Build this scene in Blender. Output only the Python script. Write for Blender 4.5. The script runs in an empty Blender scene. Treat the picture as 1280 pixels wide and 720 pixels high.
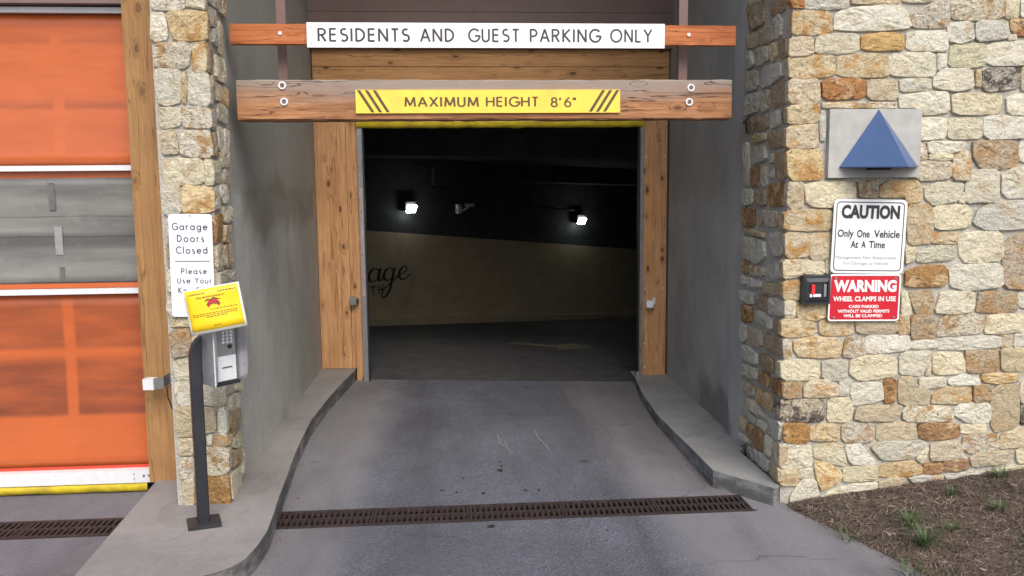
import bpy, bmesh, math, random
from mathutils import Vector, Matrix, noise

# ------------------------------------------------------------------ camera, sky, sun, exposure
SC = bpy.context.scene
COL = SC.collection
cam_d = bpy.data.cameras.new("camera"); cam = bpy.data.objects.new("camera", cam_d); COL.objects.link(cam)
F, PITCH, ROLL, YAW = 1030.0, 0.111, -0.0104, -0.072
cam_d.sensor_width = 36.0; cam_d.lens = 36.0 * F / 1280.0
cam_d.clip_start = 0.05; cam_d.clip_end = 2000
fwd0 = Vector((-math.sin(YAW), math.cos(YAW), 0)); right0 = Vector((math.cos(YAW), math.sin(YAW), 0)); up0 = Vector((0, 0, 1))
fw = math.cos(PITCH) * fwd0 - math.sin(PITCH) * up0; uu = math.sin(PITCH) * fwd0 + math.cos(PITCH) * up0
cx = math.cos(ROLL) * right0 + math.sin(ROLL) * uu; cy = -math.sin(ROLL) * right0 + math.cos(ROLL) * uu
m3 = Matrix((cx, cy, -fw)).transposed()
cam.matrix_world = Matrix.Translation((0, 0, 2.0)) @ m3.to_4x4()
SC.camera = cam

SUN_DIR = Vector((0.16, -0.80, 0.88)).normalized()          # towards the sun
world = bpy.data.worlds.new("World"); SC.world = world; world.use_nodes = True
wn = world.node_tree.nodes; wl = world.node_tree.links
sky = wn.new("ShaderNodeTexSky"); sky.sky_type = 'NISHITA'; sky.sun_disc = False
sky.sun_elevation = math.asin(SUN_DIR.z); sky.sun_rotation = math.atan2(SUN_DIR.x, SUN_DIR.y)
sky.air_density = 1.0; sky.dust_density = 3.0; sky.ozone_density = 1.0
bg = wn["Background"]; bg.inputs[1].default_value = 0.125
wl.new(sky.outputs[0], bg.inputs[0])
sd = bpy.data.lights.new("sun", 'SUN'); sd.energy = 1.5; sd.angle = math.radians(38); sd.color = (1.0, 0.94, 0.85)
sun = bpy.data.objects.new("sun", sd); COL.objects.link(sun)
sun.rotation_euler = (-SUN_DIR).to_track_quat('-Z', 'Y').to_euler()
SC.view_settings.view_transform = 'Standard'; SC.view_settings.look = 'None'
SC.view_settings.gamma = 1.0; SC.view_settings.use_curve_mapping = False
SC.view_settings.exposure = 0.82
SC.render.engine = 'CYCLES'
SC.cycles.max_bounces = 6

random.seed(7)
R = random.Random(11)

# ------------------------------------------------------------------ helpers: objects
ORG = {}
def thing(name, label, cat, loc=(0, 0, 0), group=None):
    o = bpy.data.objects.new(name, None); COL.objects.link(o)
    o.empty_display_size = 0.1; o.location = loc
    o['label'] = label; o['category'] = cat
    if group: o['group'] = group
    ORG[o.name] = Vector(loc)
    return o
def tag(o, label=None, cat=None, group=None, kind=None):
    if label: o['label'] = label
    if cat: o['category'] = cat
    if group: o['group'] = group
    if kind: o['kind'] = kind
    return o
def obj(name, bm, mat, parent=None, smooth=False, base=None, label=None, kind=None):
    """bm is in world coordinates; base = world point that becomes the object's origin"""
    bmesh.ops.recalc_face_normals(bm, faces=bm.faces)
    po = ORG[parent.name] if parent else Vector((0, 0, 0))
    b = Vector(base) if base is not None else (po.copy() if parent else Vector((0, 0, 0)))
    bmesh.ops.translate(bm, verts=bm.verts, vec=-b)
    me = bpy.data.meshes.new(name)
    bm.to_mesh(me); bm.free()
    if smooth:
        for p in me.polygons: p.use_smooth = True
    for m in (mat if isinstance(mat, (list, tuple)) else [mat]): me.materials.append(m)
    o = bpy.data.objects.new(name, me); COL.objects.link(o)
    if parent: o.parent = parent
    o.location = b - po
    ORG[o.name] = b
    if label: o['label'] = label
    if kind: o['kind'] = kind
    return o
def struct(name, bm, mat, parent=None, **k):
    o = obj(name, bm, mat, parent, **k)
    o['kind'] = 'structure'
    return o

# ------------------------------------------------------------------ helpers: shapes
def B(): return bmesh.new()
def bevel(bm, w, seg=1, faces=None):
    es = [e for e in bm.edges if len(e.link_faces) == 2 and e.calc_face_angle(0) > 0.5]
    if es: bmesh.ops.bevel(bm, geom=es, offset=w, segments=seg, profile=0.7, affect='EDGES')
def box(bm, x0, x1, y0, y1, z0, z1):
    vs = [bm.verts.new((x, y, z)) for z in (z0, z1) for x, y in ((x0, y0), (x1, y0), (x1, y1), (x0, y1))]
    for f in ((0, 1, 2, 3), (4, 5, 6, 7), (0, 1, 5, 4), (1, 2, 6, 5), (2, 3, 7, 6), (3, 0, 4, 7)):
        bm.faces.new([vs[i] for i in f])
    return vs
def bbox(x0, x1, y0, y1, z0, z1, bev=0.0, seg=1):
    bm = B(); box(bm, x0, x1, y0, y1, z0, z1)
    if bev: bevel(bm, bev, seg)
    return bm
def prism(bm, pts, z0, z1):
    """vertical prism over an XY polygon; z0 / z1 may be functions of (x, y)"""
    f0 = z0 if callable(z0) else (lambda x, y: z0); f1 = z1 if callable(z1) else (lambda x, y: z1)
    a = [bm.verts.new((x, y, f0(x, y))) for x, y in pts]; b = [bm.verts.new((x, y, f1(x, y))) for x, y in pts]
    n = len(pts)
    bm.faces.new(a); bm.faces.new(b)
    for i in range(n): bm.faces.new((a[i], a[(i + 1) % n], b[(i + 1) % n], b[i]))
    return bm
def tube(bm, pts, r, n=8, cap=True):
    pts = [Vector(p) for p in pts]; rings = []
    for i, p in enumerate(pts):
        d = (pts[min(i + 1, len(pts) - 1)] - pts[max(i - 1, 0)]).normalized()
        a = d.cross(Vector((0, 0, 1)))
        if a.length < 1e-3: a = d.cross(Vector((0, 1, 0)))
        a.normalize(); c = d.cross(a)
        rr = r[i] if isinstance(r, (list, tuple)) else r
        rings.append([bm.verts.new(p + rr * (math.cos(t) * a + math.sin(t) * c)) for t in [2 * math.pi * k / n for k in range(n)]])
    for A, C in zip(rings, rings[1:]):
        for k in range(n): bm.faces.new((A[k], A[(k + 1) % n], C[(k + 1) % n], C[k]))
    if cap: bm.faces.new(rings[0]); bm.faces.new(rings[-1])
    return bm
def xform(bm, M): bmesh.ops.transform(bm, matrix=M, verts=bm.verts); return bm
def rot_about(c, ang, axis): return Matrix.Translation(c) @ Matrix.Rotation(ang, 4, axis) @ Matrix.Translation(-Vector(c))
def rounded(x0, x1, z0, z1, r, n=4):
    out = []
    for cx_, cz_, a0 in ((x1 - r, z1 - r, 0), (x0 + r, z1 - r, 90), (x0 + r, z0 + r, 180), (x1 - r, z0 + r, 270)):
        for k in range(n + 1):
            a = math.radians(a0 + 90 * k / n); out.append((cx_ + r * math.cos(a), cz_ + r * math.sin(a)))
    return out
def plate(pts, y0, y1):
    """polygon in the XZ plane with thickness along Y"""
    bm = B(); a = [bm.verts.new((x, y0, z)) for x, z in pts]; b = [bm.verts.new((x, y1, z)) for x, z in pts]; n = len(pts)
    bm.faces.new(a); bm.faces.new(b)
    for i in range(n): bm.faces.new((a[i], a[(i + 1) % n], b[(i + 1) % n], b[i]))
    return bm
def ring_plate(outer, inner, y):
    bm = B(); a = [bm.verts.new((x, y, z)) for x, z in outer]; b = [bm.verts.new((x, y, z)) for x, z in inner]; n = len(a)
    for i in range(n): bm.faces.new((a[i], a[(i + 1) % n], b[(i + 1) % n], b[i]))
    return bm

# ------------------------------------------------------------------ helpers: lettering
def font_bm(text, x0, x1, z0, z1, y, bold=0.0, shear=0.0, spacing=1.0, bm=None):
    """text with the built-in face, fitted to a box in the XZ plane at y"""
    cu = bpy.data.curves.new("letters", 'FONT'); cu.body = text; cu.size = 1; cu.offset = bold; cu.shear = shear
    cu.space_character = spacing; cu.resolution_u = 3; cu.fill_mode = 'FRONT'
    o = bpy.data.objects.new("letters", cu); COL.objects.link(o)
    bpy.context.view_layer.update()
    me = bpy.data.meshes.new_from_object(o.evaluated_get(bpy.context.evaluated_depsgraph_get()))
    bpy.data.objects.remove(o); bpy.data.curves.remove(cu)
    vs = [v.co.copy() for v in me.vertices]; xs = [v.x for v in vs]; ys = [v.y for v in vs]
    ax, bx, ay, by = min(xs), max(xs), min(ys), max(ys)
    if bm is None: bm = B()
    nv = [bm.verts.new((x0 + (v.x - ax) / (bx - ax) * (x1 - x0), y, z0 + (v.y - ay) / (by - ay) * (z1 - z0))) for v in vs]
    for p in me.polygons:
        try: bm.faces.new([nv[i] for i in p.vertices])
        except ValueError: pass
    bpy.data.meshes.remove(me)
    return bm
def A(cx_, cy_, rx, ry, a0, a1, n=14):
    return [(cx_ + rx * math.cos(math.radians(a0 + (a1 - a0) * k / n)), cy_ + ry * math.sin(math.radians(a0 + (a1 - a0) * k / n))) for k in range(n + 1)]
GL = {  # geometric stroke alphabet: advance width, strokes (cap height 1)
 'R': (.56, [[(0,0),(0,1)], [(0,.96),(.22,.96)]+A(.22,.73,.25,.23,90,-90)+[(0,.50)], [(.2,.5),(.5,0)]]),
 'E': (.48, [[(0,0),(0,1)], [(0,.96),(.42,.96)], [(0,.53),(.40,.53)], [(0,.04),(.42,.04)]]),
 'S': (.52, [A(.25,.74,.21,.22,50,270,12)+A(.25,.28,.23,.24,90,-140,12)]),
 'I': (.08, [[(0,0),(0,1)]]),
 'D': (.62, [[(0,0),(0,1)], [(0,.96),(.12,.96)]+A(.12,.5,.44,.46,90,-90)+[(0,.04)]]),
 'N': (.64, [[(0,0),(0,1)], [(0,.98),(.58,.02)], [(.58,0),(.58,1)]]),
 'T': (.50, [[(.24,0),(.24,1)], [(0,.96),(.48,.96)]]),
 'A': (.66, [[(0,0),(.32,1)], [(.32,1),(.64,0)], [(.13,.33),(.51,.33)]]),
 'G': (.78, [A(.42,.5,.42,.48,42,355,20)+[(.84,.46)], [(.46,.46),(.84,.46)]]),
 'U': (.56, [[(0,1),(0,.28)]+A(.25,.28,.25,.26,180,360)+[(.5,1)]]),
 'P': (.50, [[(0,0),(0,1)], [(0,.96),(.2,.96)]+A(.2,.70,.26,.26,90,-90)+[(0,.44)]]),
 'K': (.56, [[(0,0),(0,1)], [(.5,1),(.03,.5)], [(.08,.55),(.54,0)]]),
 'O': (.92, [A(.44,.5,.44,.48,0,360,24)]),
 'C': (.72, [A(.44,.5,.44,.48,48,312,20)]),
 'L': (.44, [[(0,0),(0,1)], [(0,.04),(.40,.04)]]),
 'Y': (.62, [[(0,1),(.3,.5)], [(.6,1),(.3,.5)], [(.3,.52),(.3,0)]]),
 'a': (.62, [A(.28,.31,.28,.30,0,360,18), [(.57,.63),(.57,0)]]),
 'r': (.32, [[(0,0),(0,.62)], A(.2,.38,.2,.24,180,70,8)]),
 'g': (.62, [A(.28,.31,.28,.30,0,360,18), [(.57,.63),(.57,-.06)]+A(.30,-.06,.27,.24,0,-150,10)]),
 'e': (.60, [[(.02,.33),(.57,.33)]+A(.29,.31,.29,.30,2,315,18)]),
 'o': (.62, [A(.29,.31,.29,.30,0,360,18)]),
 's': (.38, [A(.17,.46,.14,.15,50,270,10)+A(.17,.16,.16,.15,90,-140,10)]),
 'l': (.08, [[(0,0),(0,1.02)]]),
 'd': (.62, [A(.28,.31,.28,.30,0,360,18), [(.57,1.02),(.57,0)]]),
 'u': (.56, [[(0,.62),(0,.22)]+A(.24,.22,.24,.22,180,360,10)+[(.48,.62)], [(.48,.62),(.48,0)]]),
 'M': (.78, [[(0,0),(.06,1)], [(.06,1),(.37,.1)], [(.37,.1),(.68,1)], [(.68,1),(.74,0)]]),
 'X': (.62, [[(0,0),(.56,1)], [(0,1),(.58,0)]]),
 'H': (.62, [[(0,0),(0,1)], [(.58,0),(.58,1)], [(0,.52),(.58,.52)]]),
 '8': (.52, [A(.25,.75,.20,.22,0,360,16), A(.25,.27,.24,.25,0,360,16)]),
 '6': (.54, [A(.27,.30,.25,.28,0,360,16), [(.02,.34),(.10,.66),(.40,1.02)]]),
 "'": (.06, [[(0,1),(0,.72)]]),
 '"': (.20, [[(0,1),(0,.72)], [(.15,1),(.15,.72)]]),
 'y': (.54, [[(0,.62),(.25,.02)], [(.5,.62),(.14,-.28)]]),
}
def ribbon(bm, pts, w, T):
    pts = [Vector((p[0], p[1])) for p in pts]
    closed = (pts[0] - pts[-1]).length < 1e-4
    L = []
    for i, p in enumerate(pts):
        a = pts[i - 1] if i else (pts[-2] if closed else p)
        b = pts[i + 1] if i + 1 < len(pts) else (pts[1] if closed else p)
        d = (b - a)
        if d.length < 1e-6: d = Vector((1, 0))
        d.normalize(); n = Vector((-d.y, d.x)) * (w[i] if isinstance(w, list) else w) / 2
        L.append((bm.verts.new(T(p + n)), bm.verts.new(T(p - n))))
    for q, s in zip(L, L[1:]):
        bm.faces.new((q[0], q[1], s[1], s[0]))
def stroke_bm(text, x0, x1, zb, cap, y, w=.12, track=.22, bm=None, dy=0.0):
    """geometric letters: baseline zb, cap height cap, spread from x0 to x1"""
    if bm is None: bm = B()
    adv = 0; glyphs = []
    for ch in text:
        if ch == ' ': adv += .5; continue
        g = GL[ch]; glyphs.append((adv, g)); adv += g[0] + track
    adv -= track
    s = (x1 - x0) / adv
    k = 0
    for a, g in glyphs:
        for st in g[1]:
            k += 1; yy = y - .00008 * k
            ribbon(bm, st, w * .98, lambda p, a=a, yy=yy: (x0 + (a + p.x) * s, yy, zb + p.y * cap) if True else None)
    return bm

# ------------------------------------------------------------------ materials
class N:
    def __init__(s, name, rough=.7, metal=0.0, color=(.5, .5, .5), spec=.5):
        s.m = bpy.data.materials.new(name); s.m.use_nodes = True
        s.t = s.m.node_tree; s.p = s.t.nodes["Principled BSDF"]
        s.p.inputs['Roughness'].default_value = rough; s.p.inputs['Metallic'].default_value = metal
        s.p.inputs['Base Color'].default_value = (*color, 1); s.p.inputs['Specular IOR Level'].default_value = spec
        s.co = None
    def n(s, typ, **k):
        nd = s.t.nodes.new(typ)
        for a, b in k.items(): setattr(nd, a, b)
        return nd
    def l(s, a, b): s.t.links.new(a, b)
    def coord(s, scale=(1, 1, 1), rot=(0, 0, 0), world=False, seed=False):
        if world: c = s.n("ShaderNodeNewGeometry").outputs['Position']
        else: c = s.n("ShaderNodeTexCoord").outputs['Object']
        if seed:
            oi = s.n("ShaderNodeObjectInfo"); mu = s.n("ShaderNodeMath", operation='MULTIPLY'); mu.inputs[1].default_value = 57.0
            s.l(oi.outputs['Random'], mu.inputs[0]); va = s.n("ShaderNodeVectorMath", operation='ADD')
            s.l(c, va.inputs[0]); s.l(mu.outputs[0], va.inputs[1]); c = va.outputs[0]
        mp = s.n("ShaderNodeMapping"); mp.inputs['Scale'].default_value = scale; mp.inputs['Rotation'].default_value = rot
        s.l(c, mp.inputs[0]); return mp.outputs[0]
    def noise(s, co, scale, detail=4, rough=.55, dist=0.0):
        t = s.n("ShaderNodeTexNoise"); t.inputs['Scale'].default_value = scale; t.inputs['Detail'].default_value = detail
        t.inputs['Roughness'].default_value = rough; t.inputs['Distortion'].default_value = dist
        s.l(co, t.inputs['Vector']); return t.outputs['Fac']
    def voro(s, co, scale, feature='F1', rnd=1.0, out='Distance'):
        t = s.n("ShaderNodeTexVoronoi", feature=feature); t.inputs['Scale'].default_value = scale
        t.inputs['Randomness'].default_value = rnd; s.l(co, t.inputs['Vector']); return t.outputs[out]
    def ramp(s, f, stops, interp='LINEAR'):
        r = s.n("ShaderNodeValToRGB"); e = r.color_ramp; e.interpolation = interp
        while len(e.elements) < len(stops): e.elements.new(.5)
        for el, (p, c) in zip(e.elements, stops):
            el.position = p; el.color = (c, c, c, 1) if isinstance(c, (int, float)) else (*c, 1)
        s.l(f, r.inputs[0]); return r.outputs[0]
    def mix(s, f, a, b, mode='MIX'):
        m = s.n("ShaderNodeMix", data_type='RGBA', blend_type=mode)
        for sock, v in ((m.inputs[0], f), (m.inputs[6], a), (m.inputs[7], b)):
            if isinstance(v, (int, float)): sock.default_value = v
            elif isinstance(v, tuple): sock.default_value = (*v, 1)
            else: s.l(v, sock)
        return m.outputs[2]
    def math(s, op, a, b=0.0, c=None):
        m = s.n("ShaderNodeMath", operation=op)
        for i, v in enumerate((a, b) if c is None else (a, b, c)):
            if isinstance(v, (int, float)): m.inputs[i].default_value = v
            else: s.l(v, m.inputs[i])
        return m.outputs[0]
    def sep(s, v):
        x = s.n("ShaderNodeSeparateXYZ"); s.l(v, x.inputs[0]); return x.outputs
    def color(s, c): s.l(c, s.p.inputs['Base Color'])
    def rough(s, c): s.l(c, s.p.inputs['Roughness'])
    def n_warp(s, co, amt, sc):
        t = s.n("ShaderNodeTexNoise"); t.inputs['Scale'].default_value = sc; t.inputs['Detail'].default_value = 5; s.l(co, t.inputs['Vector'])
        v = s.n("ShaderNodeVectorMath", operation='MULTIPLY_ADD'); s.l(t.outputs['Color'], v.inputs[0]); v.inputs[1].default_value = (amt,) * 3; s.l(co, v.inputs[2])
        return v.outputs[0]
    def bump(s, h, dist=.01, strength=1.0):
        b = s.n("ShaderNodeBump"); b.inputs['Distance'].default_value = dist; b.inputs['Strength'].default_value = strength
        s.l(h, b.inputs['Height']); s.l(b.outputs[0], s.p.inputs['Normal'])
MT = {}
def simple(name, color, rough=.6, metal=0.0, var=.12, scale=30, bump=0.0, dirt=None):
    n = N(name, rough, metal, color); co = n.coord()
    f = n.noise(co, scale, 5)
    a = tuple(max(0, c * (1 - var)) for c in color); b = tuple(min(1, c * (1 + var)) for c in color)
    c = n.ramp(f, [(.3, a), (.7, b)])
    if dirt:
        g = n.ramp(n.noise(co, 4, 7, .7), [(.5, 0), (.75, 1)]); c = n.mix(n.math('MULTIPLY', g, .6), c, dirt)
    n.color(c)
    n.rough(n.ramp(n.noise(co, scale * .3, 3), [(.2, max(0, rough - .1)), (.8, min(1, rough + .12))]))
    if bump: n.bump(f, bump)
    MT[name] = n.m
    return n.m

# stone: base comes from the object's own colour, so each stone keeps its tint
def stone(name, stain, lo, hi, fine, finecol, fl, fh, white=0.0):
    n = N(name, .9, spec=.25)
    co = n.coord(seed=True)
    oc = n.n("ShaderNodeObjectInfo").outputs['Color']
    big = n.noise(co, 9, 6, .62, .4)
    c = n.mix(n.ramp(n.noise(co, 28, 6, .7), [(.3, .0), (.7, .55)]), oc, (.74, .70, .62), 'SOFT_LIGHT')
    warm = n.noise(co, 5.5, 5, .6, .5)
    c = n.mix(n.ramp(warm, [(.52, 0), (.74, .42)]), c, (.50, .31, .13), 'MIX')
    c = n.mix(n.ramp(big, [(lo, 0), (hi, 1)]), c, stain)
    f2 = n.noise(n.coord((1, 1, 1.6), seed=True), fine, 9, .78, .6)
    c = n.mix(n.ramp(f2, [(fl, 0), (fh, .9)]), c, finecol)
    gr = n.noise(co, 160, 4, .7)
    c = n.mix(.7, c, n.ramp(gr, [(.3, .32), (.7, .70)]), 'OVERLAY')
    if white:
        c = n.mix(n.ramp(n.noise(co, 55, 6, .7), [(.55, 0), (.63, white)]), c, (.66, .63, .58))
    vein = n.ramp(n.noise(n.coord((1, 1, 5), (.3, .2, .1), seed=True), 16, 5, .6, 1.0), [(.488, 0), (.5, .35), (.512, 0)])
    c = n.mix(vein, c, (.22, .17, .11))
    n.color(c)
    h = n.math('ADD', n.math('MULTIPLY', n.noise(co, 22, 8, .62, .3), 1.0), n.math('MULTIPLY', f2, .35))
    h = n.math('SUBTRACT', h, n.math('MULTIPLY', vein, .25))
    h = n.math('ADD', h, n.math('MULTIPLY', n.noise(co, 75, 6, .7), .35))
    n.bump(h, .026, 1.0)
    MT[name] = n.m
stone('stone_plain', (.47, .36, .21), .56, .72, 34, (.30, .23, .14), .555, .68)
stone('stone_tan', (.52, .29, .10), .49, .64, 40, (.27, .15, .07), .53, .64)
stone('stone_mottled', (.46, .29, .14), .50, .62, 44, (.20, .13, .08), .52, .60)
stone('stone_rust', (.62, .44, .24), .52, .60, 30, (.08, .05, .035), .52, .62)
stone('stone_dark', (.11, .085, .07), .46, .55, 44, (.06, .05, .045), .50, .60, .8)

def concrete(name, base, stains=(), vert=True, bumpd=.004):
    n = N(name, .88, spec=.3); co = n.coord(world=True)
    c = n.ramp(n.noise(co, 1.3, 7, .62, .5), [(.25, tuple(v * .72 for v in base)), (.5, base), (.8, tuple(min(1, v * 1.22) for v in base))])
    if vert:
        st = n.noise(n.coord((3.2, 3.2, .7), world=True), 1.6, 7, .7, 1.2)
        c = n.mix(n.ramp(st, [(.45, 0), (.75, .4)]), c, tuple(v * .55 for v in base))
        st2 = n.noise(n.coord((16, 16, .8), world=True), 1.5, 4, .6, .3)
        c = n.mix(n.ramp(st2, [(.6, 0), (.8, .12)]), c, tuple(min(1, v * 1.4) for v in base))
    c = n.mix(.5, c, n.ramp(n.noise(co, 45, 6, .75), [(.3, .40), (.7, .60)]), 'OVERLAY')
    for fn in stains: c = fn(n, c)
    pits = n.ramp(n.voro(co, 38), [(.06, 0), (.16, 1)])
    c = n.mix(n.math('MULTIPLY', n.math('SUBTRACT', 1.0, pits), .35), c, tuple(v * .35 for v in base))
    n.color(c)
    n.bump(n.math('ADD', n.noise(co, 14, 8, .65), n.math('MULTIPLY', pits, .25)), bumpd)
    MT[name] = n.m
    return n
def smooth_box(n, co, lo, hi, axis_xyz, soft):
    """1 inside a slab lo..hi of one axis with noisy soft edges"""
    v = n.sep(co)[axis_xyz]
    a = n.n("ShaderNodeMapRange", interpolation_type='SMOOTHSTEP'); a.inputs[1].default_value = lo - soft; a.inputs[2].default_value = lo + soft
    b = n.n("ShaderNodeMapRange", interpolation_type='SMOOTHSTEP'); b.inputs[1].default_value = hi + soft; b.inputs[2].default_value = hi - soft
    n.l(v, a.inputs[0]); n.l(v, b.inputs[0])
    return n.math('MULTIPLY', a.outputs[0], b.outputs[0])
def warp(n, amt, sc):
    co = n.coord(world=True); t = n.n("ShaderNodeTexNoise"); t.inputs['Scale'].default_value = sc; t.inputs['Detail'].default_value = 6
    n.l(co, t.inputs['Vector']); v = n.n("ShaderNodeVectorMath", operation='MULTIPLY_ADD')
    n.l(t.outputs['Color'], v.inputs[0]); v.inputs[1].default_value = (amt, amt, amt); 
    off = n.n("ShaderNodeVectorMath", operation='SUBTRACT'); n.l(co, off.inputs[0]); off.inputs[1].default_value = (amt / 2,) * 3
    n.l(off.outputs[0], v.inputs[2]); return v.outputs[0]
def patch(ylo, yhi, zlo, zhi, soft, col, k, amt=.35, sc=3):
    def f(n, c):
        w = warp(n, amt, sc)
        m = n.math('MULTIPLY', smooth_box(n, w, ylo, yhi, 1, soft), smooth_box(n, w, zlo, zhi, 2, soft))
        return n.mix(n.math('MULTIPLY', m, k), c, col)
    return f
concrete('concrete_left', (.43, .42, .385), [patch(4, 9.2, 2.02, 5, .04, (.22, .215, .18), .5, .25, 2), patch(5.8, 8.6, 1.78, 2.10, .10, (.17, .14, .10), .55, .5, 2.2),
         patch(7.6, 9.2, .0, 2.1, .25, (.19, .18, .155), .4)])
concrete('concrete_right', (.385, .385, .37), [patch(6.2, 7.25, -.2, .42, .09, (.09, .088, .088), .55, .6, 2.6), patch(6.5, 9.2, 1.9, 5, .2, (.21, .21, .18), .4)])
def scuffs(n, c):
    f = n.ramp(n.noise(n.coord(world=True), 2.5, 8, .72, .8), [(.52, 0), (.72, .4)])
    c = n.mix(f, c, (.10, .095, .095))
    g = n.n("ShaderNodeNewGeometry"); nz = n.sep(g.outputs['Normal'])[2]
    side = n.math('SUBTRACT', 1.0, n.math('ABSOLUTE', nz))
    f2 = n.math('MULTIPLY', side, n.ramp(n.noise(n.coord((1, .5, 2), world=True), 5, 6, .7), [(.40, 0), (.56, .75)]))
    return n.mix(f2, c, (.06, .056, .055))
concrete('concrete_kerb', (.235, .222, .216), [scuffs], vert=False)
concrete('concrete_kerb_right', (.245, .25, .25), [scuffs], vert=False)
concrete('concrete_plain', (.20, .20, .195))
concrete('added_soffit', (.14, .12, .11), vert=False)

def soft_slab(n, v, lo, hi, s):
    a = n.n("ShaderNodeMapRange", interpolation_type='SMOOTHSTEP'); a.inputs[1].default_value = lo - s; a.inputs[2].default_value = lo + s
    b = n.n("ShaderNodeMapRange", interpolation_type='SMOOTHSTEP'); b.inputs[1].default_value = hi + s; b.inputs[2].default_value = hi - s
    n.l(v, a.inputs[0]); n.l(v, b.inputs[0]); return n.math('MULTIPLY', a.outputs[0], b.outputs[0])
# driveway: worn concrete margins, coarse dark asphalt in the lane
def road_mat():
    n = N('driveway', .85, spec=.35); co = n.coord(world=True); x, y, z = n.sep(warp(n, .28, 1.6))
    base = n.ramp(n.noise(co, .9, 6, .6), [(.25, (.146, .141, .154)), (.75, (.200, .194, .212))])
    base = n.mix(.55, base, n.ramp(n.noise(co, 60, 5, .75), [(.3, .36), (.7, .64)]), 'OVERLAY')
    asp = n.ramp(n.noise(co, 1.2, 5), [(.3, (.092, .097, .122)), (.75, (.138, .145, .182))])
    agg = n.voro(co, 95, out='Color'); ag = n.sep(agg)[0]
    asp = n.mix(.62, asp, n.ramp(ag, [(.0, .25), (.55, .5), (.93, .60), (1.0, .95)]), 'OVERLAY')
    # lane edges: left edge x = -0.55 .. wanders, right edge x = 1.2 in the recess, wider in front
    le = n.math('ADD', x, n.math('MULTIPLY', n.math('SUBTRACT', y, 5.0), -.03))
    def step(v, lo, hi):
        a = n.n("ShaderNodeMapRange", interpolation_type='SMOOTHSTEP'); a.inputs[1].default_value = lo; a.inputs[2].default_value = hi
        n.l(v, a.inputs[0]); return a.outputs[0]
    ml = step(le, -.82, -.52)
    mr = n.math('SUBTRACT', 1.0, step(n.math('ADD', x, n.math('MULTIPLY', n.math('SUBTRACT', y, 5.0), .05)), 1.05, 1.45))
    m = n.math('MULTIPLY', ml, mr)
    left_lane = n.math('SUBTRACT', 1.0, step(x, -2.3, -2.0))
    m = n.math('MAXIMUM', m, n.math('MULTIPLY', left_lane, .35))
    c = n.mix(n.math('MULTIPLY', m, .92), base, asp)
    wet = n.ramp(n.noise(n.coord((1, .35, 1), world=True), 2.1, 5, .6, .4), [(.46, 0), (.68, .5)])
    c = n.mix(n.math('MULTIPLY', wet, .75), c, (.06, .058, .062))
    ty = n.math('ADD', soft_slab(n, x, -.42, -.12, .12), soft_slab(n, x, .95, 1.2, .12))
    c = n.mix(n.math('MULTIPLY', ty, n.ramp(n.noise(n.coord((3, .25, 1), world=True), 2.2, 5, .6), [(.35, 0), (.7, .45)])), c, (.045, .044, .048))
    crk = n.voro(n.n_warp(co, .25, 3.0), .85, 'DISTANCE_TO_EDGE')
    c = n.mix(n.math('MULTIPLY', n.ramp(crk, [(.0, .55), (.006, 0)]), n.ramp(n.noise(co, .8, 3), [(.5, 0), (.58, 1)])), c, (.035, .033, .035))
    oil = n.ramp(n.voro(n.coord((1, 1.6, 1), world=True), 1.15), [(.02, 1), (.07, 0)])
    c = n.mix(n.math('MULTIPLY', oil, .75), c, (.015, .014, .014))
    n.color(c)
    n.rough(n.ramp(n.noise(co, 3, 4), [(.3, .72), (.7, .92)]))
    h = n.math('ADD', n.math('MULTIPLY', n.math('MULTIPLY', n.voro(co, 95), m), 1.3), n.noise(co, 55, 6, .7))
    n.bump(h, .006)
    MT['driveway'] = n.m
road_mat()

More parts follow.
